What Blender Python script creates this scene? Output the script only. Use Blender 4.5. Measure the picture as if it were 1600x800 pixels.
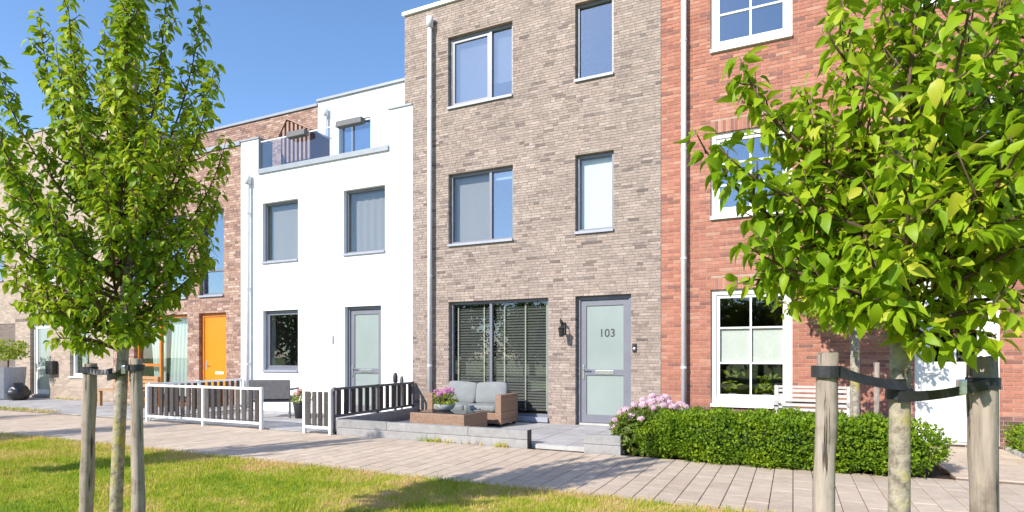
import bpy, math, random
import numpy as np
from mathutils import Vector, Matrix

for o in list(bpy.data.objects):
    bpy.data.objects.remove(o, do_unlink=True)
S = bpy.context.scene
COL = S.collection
R = math.radians
random.seed(7)
RNG = np.random.default_rng(7)

# ------------------------------------------------------------------ camera
CAM = Vector((0.0, -10.7, 1.36))
YAW = 25.4
cam = bpy.data.cameras.new('camera')
cam.sensor_width = 36.0
cam.lens = 36.0 * 925.0 / 1600.0
cam.shift_y = 157.0 / 1600.0
cam.clip_start = 0.05
cam.clip_end = 2000.0
camo = bpy.data.objects.new('camera', cam)
camo.location = CAM
camo.rotation_euler = (R(90), 0, R(YAW))
COL.objects.link(camo)
S.camera = camo

# ------------------------------------------------------------------ sky and sun
AZ, EL = 23.5, 34.0            # light travels AZ to the right of the facade normal, EL down
wd = bpy.data.worlds.new('World')
S.world = wd
wd.use_nodes = True
wn = wd.node_tree
sky = wn.nodes.new('ShaderNodeTexSky')
sky.sky_type = 'NISHITA'
sky.sun_disc = False
sky.sun_elevation = R(EL)
sky.sun_rotation = R(180 + AZ)
sky.altitude = 0
sky.air_density = 1.0
sky.dust_density = 0.2
sky.ozone_density = 5.5
bg = wn.nodes['Background']
bg.inputs['Strength'].default_value = 0.15
wn.links.new(sky.outputs[0], bg.inputs['Color'])

sl = bpy.data.lights.new('sun', 'SUN')
sl.energy = 3.95
sl.angle = R(0.55)
sl.color = (1.0, 0.945, 0.86)
so = bpy.data.objects.new('sun', sl)
ldir = Vector((math.sin(R(AZ)) * math.cos(R(EL)), math.cos(R(AZ)) * math.cos(R(EL)), -math.sin(R(EL))))
so.rotation_euler = ldir.to_track_quat('-Z', 'Y').to_euler()
so.location = (-10, -20, 20)
COL.objects.link(so)

S.view_settings.view_transform = 'Standard'
S.view_settings.look = 'None'
S.view_settings.gamma = 1.0
S.view_settings.use_curve_mapping = False
S.view_settings.exposure = 0.78
S.render.engine = 'CYCLES'
S.cycles.max_bounces = 7
S.cycles.transparent_max_bounces = 12
S.cycles.use_denoising = True

# ------------------------------------------------------------------ materials
MATS = {}


def _nt(name):
    m = bpy.data.materials.new(name)
    m.use_nodes = True
    nt = m.node_tree
    return m, nt, nt.nodes, nt.links, nt.nodes['Principled BSDF']


def ramp(n, stops):
    r = n.new('ShaderNodeValToRGB')
    els = r.color_ramp.elements
    while len(els) < len(stops):
        els.new(0.5)
    for e, (p, c) in zip(els, stops):
        e.position = p
        e.color = (c[0], c[1], c[2], 1)
    return r


def noise(n, l, scale, detail=4, rough=0.6, vec=None):
    t = n.new('ShaderNodeTexNoise')
    t.inputs['Scale'].default_value = scale
    t.inputs['Detail'].default_value = detail
    t.inputs['Roughness'].default_value = rough
    if vec is None:
        vec = n.new('ShaderNodeNewGeometry').outputs['Position']
    l.new(vec, t.inputs['Vector'])
    return t


def bump(n, l, b, height, strength, dist=0.01):
    k = n.new('ShaderNodeBump')
    k.inputs['Strength'].default_value = strength
    k.inputs['Distance'].default_value = dist
    l.new(height, k.inputs['Height'])
    l.new(k.outputs[0], b.inputs['Normal'])


def plain(name, c1, c2=None, scale=6.0, rough=0.6, spec=0.4, bmp=0.0, bscale=120.0, metal=0.0, stretch=None):
    m, nt, n, l, b = _nt(name)
    c2 = c2 or tuple(x * 0.82 for x in c1)
    vec = None
    if stretch:
        g = n.new('ShaderNodeNewGeometry')
        mp = n.new('ShaderNodeMapping')
        mp.inputs['Scale'].default_value = stretch
        l.new(g.outputs['Position'], mp.inputs['Vector'])
        vec = mp.outputs[0]
    t = noise(n, l, scale, 5, 0.65, vec)
    r = ramp(n, [(0.3, c2), (0.7, c1)])
    l.new(t.outputs['Fac'], r.inputs[0])
    l.new(r.outputs[0], b.inputs['Base Color'])
    b.inputs['Roughness'].default_value = rough
    b.inputs['Specular IOR Level'].default_value = spec
    b.inputs['Metallic'].default_value = metal
    if bmp:
        t2 = noise(n, l, bscale, 3, 0.6, vec)
        bump(n, l, b, t2.outputs['Fac'], bmp)
    MATS[name] = m
    return m


def attr_mat(name, stops, rough=0.85, nscale=9.0, namt=0.25, bmp=0.3, bscale=150.0, spec=0.25, big=None):
    """colour from the per-piece value 'rnd', broken up by grain"""
    m, nt, n, l, b = _nt(name)
    a = n.new('ShaderNodeAttribute')
    a.attribute_name = 'rnd'
    r = ramp(n, stops)
    l.new(a.outputs['Fac'], r.inputs[0])
    t = noise(n, l, nscale, 6, 0.7)
    rr = ramp(n, [(0.25, (1 - namt,) * 3), (0.75, (1 + namt * 0.4,) * 3)])
    l.new(t.outputs['Fac'], rr.inputs[0])
    mx = n.new('ShaderNodeMix')
    mx.data_type = 'RGBA'
    mx.blend_type = 'MULTIPLY'
    mx.inputs['Factor'].default_value = 1.0
    l.new(r.outputs[0], mx.inputs['A'])
    l.new(rr.outputs[0], mx.inputs['B'])
    out = mx.outputs['Result']
    if big:
        t3 = noise(n, l, big[0], 3, 0.5)
        r3 = ramp(n, [(0.35, (big[1],) * 3), (0.65, (1.0,) * 3)])
        l.new(t3.outputs['Fac'], r3.inputs[0])
        m3 = n.new('ShaderNodeMix')
        m3.data_type = 'RGBA'
        m3.blend_type = 'MULTIPLY'
        m3.inputs['Factor'].default_value = 1.0
        l.new(out, m3.inputs['A'])
        l.new(r3.outputs[0], m3.inputs['B'])
        out = m3.outputs['Result']
    l.new(out, b.inputs['Base Color'])
    b.inputs['Roughness'].default_value = rough
    b.inputs['Specular IOR Level'].default_value = spec
    if bmp:
        t2 = noise(n, l, bscale, 4, 0.7)
        bump(n, l, b, t2.outputs['Fac'], bmp, 0.006)
    MATS[name] = m
    return m


def leafy(name, stops, transl=0.38, rough=0.45, spec=0.28, tcol=(0.50, 0.62, 0.03)):
    m, nt, n, l, b = _nt(name)
    a = n.new('ShaderNodeAttribute')
    a.attribute_name = 'rnd'
    tn = noise(n, l, 38.0, 4, 0.6)
    ma = n.new('ShaderNodeMath'); ma.operation = 'MULTIPLY_ADD'
    l.new(tn.outputs['Fac'], ma.inputs[0]); ma.inputs[1].default_value = 0.5; ma.inputs[2].default_value = -0.25
    mb_ = n.new('ShaderNodeMath'); mb_.operation = 'ADD'; mb_.use_clamp = True
    l.new(a.outputs['Fac'], mb_.inputs[0]); l.new(ma.outputs[0], mb_.inputs[1])
    r = ramp(n, stops)
    l.new(mb_.outputs[0], r.inputs[0])
    l.new(r.outputs[0], b.inputs['Base Color'])
    b.inputs['Roughness'].default_value = rough
    b.inputs['Specular IOR Level'].default_value = spec
    tr = n.new('ShaderNodeBsdfTranslucent')
    mc = n.new('ShaderNodeMix')
    mc.data_type = 'RGBA'
    mc.inputs['Factor'].default_value = 0.5
    l.new(r.outputs[0], mc.inputs['A'])
    mc.inputs['B'].default_value = (*tcol, 1)
    l.new(mc.outputs['Result'], tr.inputs['Color'])
    ms = n.new('ShaderNodeMixShader')
    ms.inputs[0].default_value = transl
    l.new(b.outputs[0], ms.inputs[1])
    l.new(tr.outputs[0], ms.inputs[2])
    l.new(ms.outputs[0], n['Material Output'].inputs['Surface'])
    MATS[name] = m
    return m


def glass(name, tint=(0.90, 0.92, 0.90), base=0.055, wav=0.02):
    m, nt, n, l, b = _nt(name)
    n.remove(b)
    tr = n.new('ShaderNodeBsdfTransparent')
    tr.inputs[0].default_value = (*tint, 1)
    gl = n.new('ShaderNodeBsdfGlossy')
    gl.inputs['Roughness'].default_value = 0.0
    gl.inputs['Color'].default_value = (0.92, 0.95, 1.0, 1)
    lw = n.new('ShaderNodeLayerWeight')
    pw = n.new('ShaderNodeMath'); pw.operation = 'POWER'
    l.new(lw.outputs['Facing'], pw.inputs[0]); pw.inputs[1].default_value = 4.0
    ad = n.new('ShaderNodeMath'); ad.operation = 'MULTIPLY_ADD'
    ad.use_clamp = True
    l.new(pw.outputs[0], ad.inputs[0])
    ad.inputs[1].default_value = 1.0 - base
    ad.inputs[2].default_value = base
    t = noise(n, l, 1.6, 1, 0.4)
    k = n.new('ShaderNodeBump')
    k.inputs['Strength'].default_value = wav
    k.inputs['Distance'].default_value = 0.05
    l.new(t.outputs['Fac'], k.inputs['Height'])
    l.new(k.outputs[0], gl.inputs['Normal'])
    ms = n.new('ShaderNodeMixShader')
    l.new(ad.outputs[0], ms.inputs[0])
    l.new(tr.outputs[0], ms.inputs[1])
    l.new(gl.outputs[0], ms.inputs[2])
    l.new(ms.outputs[0], n['Material Output'].inputs['Surface'])
    MATS[name] = m
    return m


attr_mat('brick_beige', [(0.0, (0.185, 0.148, 0.132)), (0.07, (0.265, 0.208, 0.182)), (0.20, (0.355, 0.28, 0.238)), (0.6, (0.405, 0.322, 0.272)), (0.85, (0.44, 0.338, 0.282)), (1.0, (0.49, 0.40, 0.34))], nscale=14, namt=0.35, big=(0.9, 0.86))
plain('mortar_beige', (0.40, 0.325, 0.275), (0.29, 0.23, 0.19), 20, 0.95, 0.1, 0.4)
attr_mat('brick_red', [(0.0, (0.27, 0.125, 0.10)), (0.15, (0.39, 0.155, 0.11)), (0.5, (0.46, 0.185, 0.125)), (0.85, (0.51, 0.22, 0.147)), (1.0, (0.53, 0.275, 0.195))], nscale=12, namt=0.3, big=(0.8, 0.9))
plain('mortar_red', (0.48, 0.345, 0.27), (0.37, 0.26, 0.20), 20, 0.95, 0.1, 0.4)
attr_mat('brick_brown', [(0.0, (0.23, 0.145, 0.12)), (0.2, (0.33, 0.195, 0.15)), (0.5, (0.41, 0.25, 0.19)), (0.8, (0.46, 0.295, 0.225)), (1.0, (0.56, 0.42, 0.34))], nscale=12, namt=0.35)
plain('mortar_brown', (0.40, 0.30, 0.25), (0.28, 0.2, 0.16), 20, 0.95, 0.1, 0.4)
attr_mat('brick_plinth', [(0.0, (0.10, 0.065, 0.06)), (0.5, (0.20, 0.10, 0.085)), (1.0, (0.30, 0.16, 0.13))], nscale=12, namt=0.3)
plain('stucco', (0.86, 0.86, 0.85), (0.80, 0.80, 0.79), 1.2, 0.9, 0.2, 0.12, 300)
plain('plaster', (0.45, 0.43, 0.40), (0.40, 0.38, 0.36), 3, 0.9, 0.2)
plain('frame_grey', (0.19, 0.192, 0.225), (0.165, 0.167, 0.195), 4, 0.42, 0.5)
plain('frame_sill', (0.36, 0.37, 0.42), (0.30, 0.31, 0.36), 4, 0.45, 0.5)
plain('frame_white', (0.82, 0.81, 0.77), (0.76, 0.75, 0.71), 4, 0.4, 0.5)
plain('frame_orange', (0.60, 0.20, 0.02), (0.48, 0.14, 0.012), 5, 0.45, 0.5)
plain('door_orange', (0.80, 0.245, 0.004), (0.74, 0.21, 0.003), 2, 0.4, 0.4)
plain('metal_white', (0.82, 0.82, 0.80), (0.74, 0.74, 0.72), 6, 0.4, 0.5)
plain('pipe_light', (0.72, 0.71, 0.72), (0.62, 0.61, 0.62), 3, 0.45, 0.5)
plain('coping_grey', (0.30, 0.32, 0.35), (0.25, 0.27, 0.30), 3, 0.45, 0.5)
plain('coping_white', (0.80, 0.80, 0.80), (0.72, 0.72, 0.72), 3, 0.5, 0.4)
plain('steel', (0.75, 0.75, 0.75), (0.66, 0.66, 0.66), 9, 0.25, 0.5, metal=0.9)
plain('black_iron', (0.025, 0.022, 0.02), (0.015, 0.014, 0.013), 9, 0.5, 0.5)
plain('black_rubber', (0.028, 0.028, 0.032), (0.018, 0.018, 0.02), 30, 0.5, 0.5, 0.2, 90)
plain('dark_print', (0.05, 0.055, 0.06), (0.045, 0.05, 0.055), 9, 0.6, 0.3)
plain('pale_print', (0.30, 0.38, 0.37), (0.28, 0.36, 0.35), 9, 0.6, 0.3)
glass('window_glass')
glass('window_glass_blue', (0.80, 0.84, 0.86), 0.22, 0.05)
glass('balcony_glass', (0.88, 0.94, 0.98), 0.06, 0.02)
m, nt, n, l, b = _nt('frosted_glass')
t = noise(n, l, 1.1, 3)
r = ramp(n, [(0.3, (0.26, 0.305, 0.285)), (0.7, (0.305, 0.35, 0.33))])
l.new(t.outputs['Fac'], r.inputs[0]); l.new(r.outputs[0], b.inputs['Base Color'])
b.inputs['Roughness'].default_value = 0.3
b.inputs['Coat Weight'].default_value = 0.4
b.inputs['Coat Roughness'].default_value = 0.02
MATS['frosted_glass'] = m
plain('screen_grey', (0.31, 0.29, 0.315), (0.28, 0.265, 0.285), 1.5, 0.9, 0.1, stretch=(3, 3, 0.2))
plain('blind_white', (0.80, 0.80, 0.78), (0.74, 0.74, 0.72), 2, 0.9, 0.1)
plain('curtain_pale', (0.66, 0.74, 0.72), (0.52, 0.60, 0.58), 3, 0.9, 0.1, stretch=(6, 6, 0.3))
plain('slat_dark', (0.075, 0.075, 0.078), (0.06, 0.06, 0.062), 3, 0.5, 0.4)
plain('tape_cream', (0.50, 0.49, 0.44), (0.44, 0.43, 0.38), 6, 0.8, 0.2)
attr_mat('paver_tan', [(0.0, (0.54, 0.425, 0.325)), (0.4, (0.58, 0.465, 0.36)), (1.0, (0.62, 0.50, 0.39))], nscale=6, namt=0.22, bmp=0.25, bscale=260, big=(0.5, 0.88))
plain('joint_sand', (0.23, 0.18, 0.14), (0.17, 0.135, 0.105), 30, 0.95, 0.1)
attr_mat('tile_grey', [(0.0, (0.36, 0.345, 0.34)), (1.0, (0.47, 0.45, 0.44))], nscale=5, namt=0.25, bmp=0.2, bscale=260)
plain('concrete_pale', (0.55, 0.53, 0.50), (0.44, 0.42, 0.40), 7, 0.9, 0.2, 0.3, 90)
plain('concrete_pot', (0.50, 0.50, 0.50), (0.40, 0.40, 0.41), 5, 0.85, 0.2, 0.2, 60)
plain('soil', (0.06, 0.042, 0.03), (0.035, 0.025, 0.018), 14, 0.95, 0.1, 0.8, 40)
attr_mat('sleeper_wood', [(0.0, (0.27, 0.26, 0.255)), (1.0, (0.38, 0.37, 0.36))], nscale=9, namt=0.3, bmp=0.5, bscale=60)
attr_mat('plank_dark', [(0.0, (0.055, 0.046, 0.042)), (1.0, (0.115, 0.098, 0.09))], nscale=18, namt=0.4, bmp=0.3, bscale=90)
attr_mat('shed_wood', [(0.0, (0.055, 0.02, 0.018)), (0.49, (0.08, 0.03, 0.026)), (0.51, (0.38, 0.23, 0.17)), (1.0, (0.46, 0.29, 0.22))], nscale=14, namt=0.3)
plain('bench_wood', (0.50, 0.28, 0.13), (0.36, 0.19, 0.085), 7, 0.6, 0.3, 0.3, 60, stretch=(1, 6, 6))
plain('bench_white', (0.58, 0.55, 0.52), (0.44, 0.415, 0.39), 9, 0.7, 0.3, 0.3, 70)
m, nt, n, l, b = _nt('stake_wood')
g = n.new('ShaderNodeNewGeometry')
mp = n.new('ShaderNodeMapping'); mp.inputs['Scale'].default_value = (3.5, 3.5, 0.35)
l.new(g.outputs['Position'], mp.inputs['Vector'])
t1 = noise(n, l, 9, 6, 0.7, mp.outputs[0])
r1 = ramp(n, [(0.25, (0.20, 0.155, 0.125)), (0.5, (0.34, 0.28, 0.23)), (0.75, (0.47, 0.395, 0.33))])
l.new(t1.outputs['Fac'], r1.inputs[0])
mp2 = n.new('ShaderNodeMapping'); mp2.inputs['Scale'].default_value = (14, 14, 0.55)
l.new(g.outputs['Position'], mp2.inputs['Vector'])
t2 = noise(n, l, 3.2, 4, 0.6, mp2.outputs[0])
r2 = ramp(n, [(0.33, (0.22, 0.2, 0.19)), (0.40, (1, 1, 1))])
l.new(t2.outputs['Fac'], r2.inputs[0])
t4 = noise(n, l, 7.0, 4, 0.6)
r4 = ramp(n, [(0.30, (0.5, 0.47, 0.45)), (0.48, (1, 1, 1))])
l.new(t4.outputs['Fac'], r4.inputs[0])
mx = n.new('ShaderNodeMix'); mx.data_type = 'RGBA'; mx.blend_type = 'MULTIPLY'; mx.inputs['Factor'].default_value = 1.0
l.new(r1.outputs[0], mx.inputs['A']); l.new(r2.outputs[0], mx.inputs['B'])
mx2 = n.new('ShaderNodeMix'); mx2.data_type = 'RGBA'; mx2.blend_type = 'MULTIPLY'; mx2.inputs['Factor'].default_value = 0.8
l.new(mx.outputs['Result'], mx2.inputs['A']); l.new(r4.outputs[0], mx2.inputs['B'])
l.new(mx2.outputs['Result'], b.inputs['Base Color'])
b.inputs['Roughness'].default_value = 0.9
b.inputs['Specular IOR Level'].default_value = 0.15
bump(n, l, b, r2.outputs[0], 0.9, 0.012)
MATS['stake_wood'] = m
plain('cushion_grey', (0.25, 0.26, 0.26), (0.215, 0.225, 0.225), 8, 0.95, 0.1, 0.3, 220)
plain('chair_grey', (0.165, 0.16, 0.165), (0.115, 0.11, 0.115), 14, 0.7, 0.3, 0.3, 200)
plain('pot_dark', (0.05, 0.055, 0.055), (0.035, 0.038, 0.04), 6, 0.6, 0.4)
plain('pot_pale', (0.50, 0.52, 0.52), (0.42, 0.44, 0.44), 6, 0.5, 0.4)
plain('bag_black', (0.018, 0.018, 0.022), (0.01, 0.01, 0.013), 8, 0.3, 0.6, 0.8, 14)
plain('planter_box_grey', (0.15, 0.145, 0.15), (0.12, 0.117, 0.12), 8, 0.6, 0.4)
plain('stem_green', (0.10, 0.14, 0.03), (0.07, 0.09, 0.02), 8, 0.7, 0.3)

# wicker: woven relief
m, nt, n, l, b = _nt('wicker')
g = n.new('ShaderNodeNewGeometry')
br = n.new('ShaderNodeTexBrick')
mp = n.new('ShaderNodeMapping')
mp.inputs['Rotation'].default_value = (R(90), 0, R(12))
l.new(g.outputs['Position'], mp.inputs['Vector'])
l.new(mp.outputs[0], br.inputs['Vector'])
br.inputs['Scale'].default_value = 9.0
br.inputs['Color1'].default_value = (0.36, 0.225, 0.15, 1)
br.inputs['Color2'].default_value = (0.28, 0.165, 0.105, 1)
br.inputs['Mortar'].default_value = (0.13, 0.075, 0.05, 1)
br.inputs['Brick Width'].default_value = 0.5
br.inputs['Row Height'].default_value = 0.17
br.inputs['Mortar Size'].default_value = 0.018
l.new(br.outputs['Color'], b.inputs['Base Color'])
b.inputs['Roughness'].default_value = 0.6
bump(n, l, b, br.outputs['Fac'], -0.6, 0.006)
MATS['wicker'] = m

# bark: pale birch-grey with dark flecks and yellow lichen
m, nt, n, l, b = _nt('bark')
t1 = noise(n, l, 22, 6, 0.7)
r1 = ramp(n, [(0.32, (0.12, 0.095, 0.07)), (0.5, (0.34, 0.29, 0.22)), (0.7, (0.50, 0.44, 0.35))])
l.new(t1.outputs['Fac'], r1.inputs[0])
t2 = noise(n, l, 5.5, 4, 0.6)
r2 = ramp(n, [(0.56, (0, 0, 0)), (0.70, (1, 1, 1))])
l.new(t2.outputs['Fac'], r2.inputs[0])
mx = n.new('ShaderNodeMix'); mx.data_type = 'RGBA'
l.new(r2.outputs[0], mx.inputs['Factor'])
l.new(r1.outputs[0], mx.inputs['A'])
mx.inputs['B'].default_value = (0.40, 0.33, 0.07, 1)
l.new(mx.outputs['Result'], b.inputs['Base Color'])
b.inputs['Roughness'].default_value = 0.9
t3 = noise(n, l, 45, 5, 0.7)
bump(n, l, b, t3.outputs['Fac'], 0.8, 0.01)
MATS['bark'] = m
plain('twig', (0.16, 0.10, 0.065), (0.09, 0.06, 0.04), 20, 0.85, 0.2)

# far brick walls: brick texture (too far to tell the bricks apart)
def far_brick(name, c1, c2, mort):
    m, nt, n, l, b = _nt(name)
    g = n.new('ShaderNodeNewGeometry')
    mp = n.new('ShaderNodeMapping')
    mp.inputs['Rotation'].default_value = (R(-90), 0, 0)
    l.new(g.outputs['Position'], mp.inputs['Vector'])
    br = n.new('ShaderNodeTexBrick')
    l.new(mp.outputs[0], br.inputs['Vector'])
    br.inputs['Scale'].default_value = 1.0
    br.inputs['Brick Width'].default_value = 0.22
    br.inputs['Row Height'].default_value = 0.062
    br.inputs['Mortar Size'].default_value = 0.006
    br.inputs['Color1'].default_value = (*c1, 1)
    br.inputs['Color2'].default_value = (*c2, 1)
    br.inputs['Mortar'].default_value = (*mort, 1)
    l.new(br.outputs['Color'], b.inputs['Base Color'])
    b.inputs['Roughness'].default_value = 0.9
    bump(n, l, b, br.outputs['Fac'], -0.4, 0.006)
    MATS[name] = m
far_brick('far_beige', (0.46, 0.36, 0.28), (0.30, 0.23, 0.18), (0.36, 0.29, 0.23))
far_brick('far_dark', (0.20, 0.15, 0.125), (0.13, 0.10, 0.085), (0.2, 0.16, 0.13))

leafy('leaf_tree', [(0.0, (0.075, 0.15, 0.008)), (0.4, (0.195, 0.32, 0.012)), (0.75, (0.36, 0.46, 0.018)), (1.0, (0.52, 0.50, 0.05))])
leafy('leaf_tree_near', [(0.0, (0.13, 0.245, 0.008)), (0.4, (0.25, 0.395, 0.012)), (0.8, (0.38, 0.50, 0.018)), (1.0, (0.54, 0.53, 0.05))], transl=0.42)
leafy('leaf_hedge', [(0.0, (0.055, 0.115, 0.006)), (0.5, (0.14, 0.245, 0.012)), (1.0, (0.27, 0.37, 0.02))], transl=0.25, rough=0.5, spec=0.22)
leafy('leaf_shrub', [(0.0, (0.06, 0.11, 0.02)), (0.6, (0.13, 0.19, 0.03)), (1.0, (0.25, 0.28, 0.05))], transl=0.3)
leafy('leaf_lime', [(0.0, (0.13, 0.22, 0.02)), (1.0, (0.38, 0.40, 0.04))], transl=0.4)
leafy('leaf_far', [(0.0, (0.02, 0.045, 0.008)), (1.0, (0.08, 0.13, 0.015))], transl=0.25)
leafy('petal_pink', [(0.0, (0.42, 0.22, 0.28)), (0.4, (0.68, 0.42, 0.52)), (1.0, (0.82, 0.66, 0.70))], transl=0.25, tcol=(0.8, 0.5, 0.6), rough=0.6, spec=0.2)
leafy('petal_magenta', [(0.0, (0.42, 0.10, 0.28)), (1.0, (0.74, 0.38, 0.58))], transl=0.2, tcol=(0.8, 0.3, 0.6), rough=0.6, spec=0.2)
leafy('petal_mixed', [(0.0, (0.70, 0.50, 0.10)), (0.5, (0.74, 0.36, 0.30)), (1.0, (0.78, 0.50, 0.46))], transl=0.2, tcol=(0.8, 0.5, 0.4), rough=0.6, spec=0.2)

# grass: green with yellow dry patches, drier along the pavement edge
def grassy(name, use_attr, mult=1.0):
    m, nt, n, l, b = _nt(name)
    g = n.new('ShaderNodeNewGeometry')
    t = noise(n, l, 0.9, 4, 0.65, g.outputs['Position'])
    t2 = noise(n, l, 4.5, 3, 0.6, g.outputs['Position'])
    sx = n.new('ShaderNodeSeparateXYZ')
    l.new(g.outputs['Position'], sx.inputs[0])
    mr = n.new('ShaderNodeMapRange')
    mr.inputs['From Min'].default_value = -7.2
    mr.inputs['From Max'].default_value = -5.1
    mr.inputs['To Min'].default_value = 0.0
    mr.inputs['To Max'].default_value = 0.20
    l.new(sx.outputs['Y'], mr.inputs['Value'])
    ad = n.new('ShaderNodeMath'); ad.operation = 'ADD'
    l.new(t.outputs['Fac'], ad.inputs[0]); l.new(mr.outputs[0], ad.inputs[1])
    a2 = n.new('ShaderNodeMath'); a2.operation = 'MULTIPLY_ADD'
    l.new(t2.outputs['Fac'], a2.inputs[0]); a2.inputs[1].default_value = 0.50
    l.new(ad.outputs[0], a2.inputs[2])
    last = a2.outputs[0]
    if use_attr:
        a = n.new('ShaderNodeAttribute'); a.attribute_name = 'rnd'
        a3 = n.new('ShaderNodeMath'); a3.operation = 'MULTIPLY_ADD'
        l.new(a.outputs['Fac'], a3.inputs[0]); a3.inputs[1].default_value = 0.22
        l.new(last, a3.inputs[2])
        sb = n.new('ShaderNodeMath'); sb.operation = 'SUBTRACT'
        l.new(a3.outputs[0], sb.inputs[0]); sb.inputs[1].default_value = 0.11
        last = sb.outputs[0]
    k = mult
    r = ramp(n, [(0.64, (0.21 * k, 0.315 * k, 0.016 * k)), (0.81, (0.35 * k, 0.40 * k, 0.028 * k)), (0.95, (0.51 * k, 0.44 * k, 0.09 * k)), (1.0, (0.62 * k, 0.45 * k, 0.19 * k))])
    l.new(last, r.inputs[0])
    l.new(r.outputs[0], b.inputs['Base Color'])
    b.inputs['Roughness'].default_value = 0.75
    b.inputs['Specular IOR Level'].default_value = 0.2
    if use_attr:
        tr = n.new('ShaderNodeBsdfTranslucent')
        l.new(r.outputs[0], tr.inputs['Color'])
        ms = n.new('ShaderNodeMixShader'); ms.inputs[0].default_value = 0.3
        l.new(b.outputs[0], ms.inputs[1]); l.new(tr.outputs[0], ms.inputs[2])
        l.new(ms.outputs[0], n['Material Output'].inputs['Surface'])
    MATS[name] = m
grassy('grass_blade', True, 1.08)
grassy('grass_ground', False, 0.72)


# ------------------------------------------------------------------ building helpers
def origin_of(o):
    v = Vector((0, 0, 0))
    while o is not None:
        v += o.location
        o = o.parent
    return v


def tag(o, label=None, cat=None, group=None, kind=None):
    if label: o['label'] = label
    if cat: o['category'] = cat
    if group: o['group'] = group
    if kind: o['kind'] = kind
    return o


def thing(name, label, cat, loc=(0, 0, 0), group=None):
    o = bpy.data.objects.new(name, None)
    o.empty_display_size = 0.1
    o.location = loc
    COL.objects.link(o)
    return tag(o, label, cat, group)


def link(name, me, parent=None, loc=None):
    o = bpy.data.objects.new(name, me)
    COL.objects.link(o)
    if parent is not None:
        o.parent = parent
    if loc is not None:
        o.location = loc
    return o


def copy_tree(o, parent=None):
    c = o.copy()
    COL.objects.link(c)
    c.parent = parent
    for ch in list(o.children):
        copy_tree(ch, c)
    return c


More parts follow.
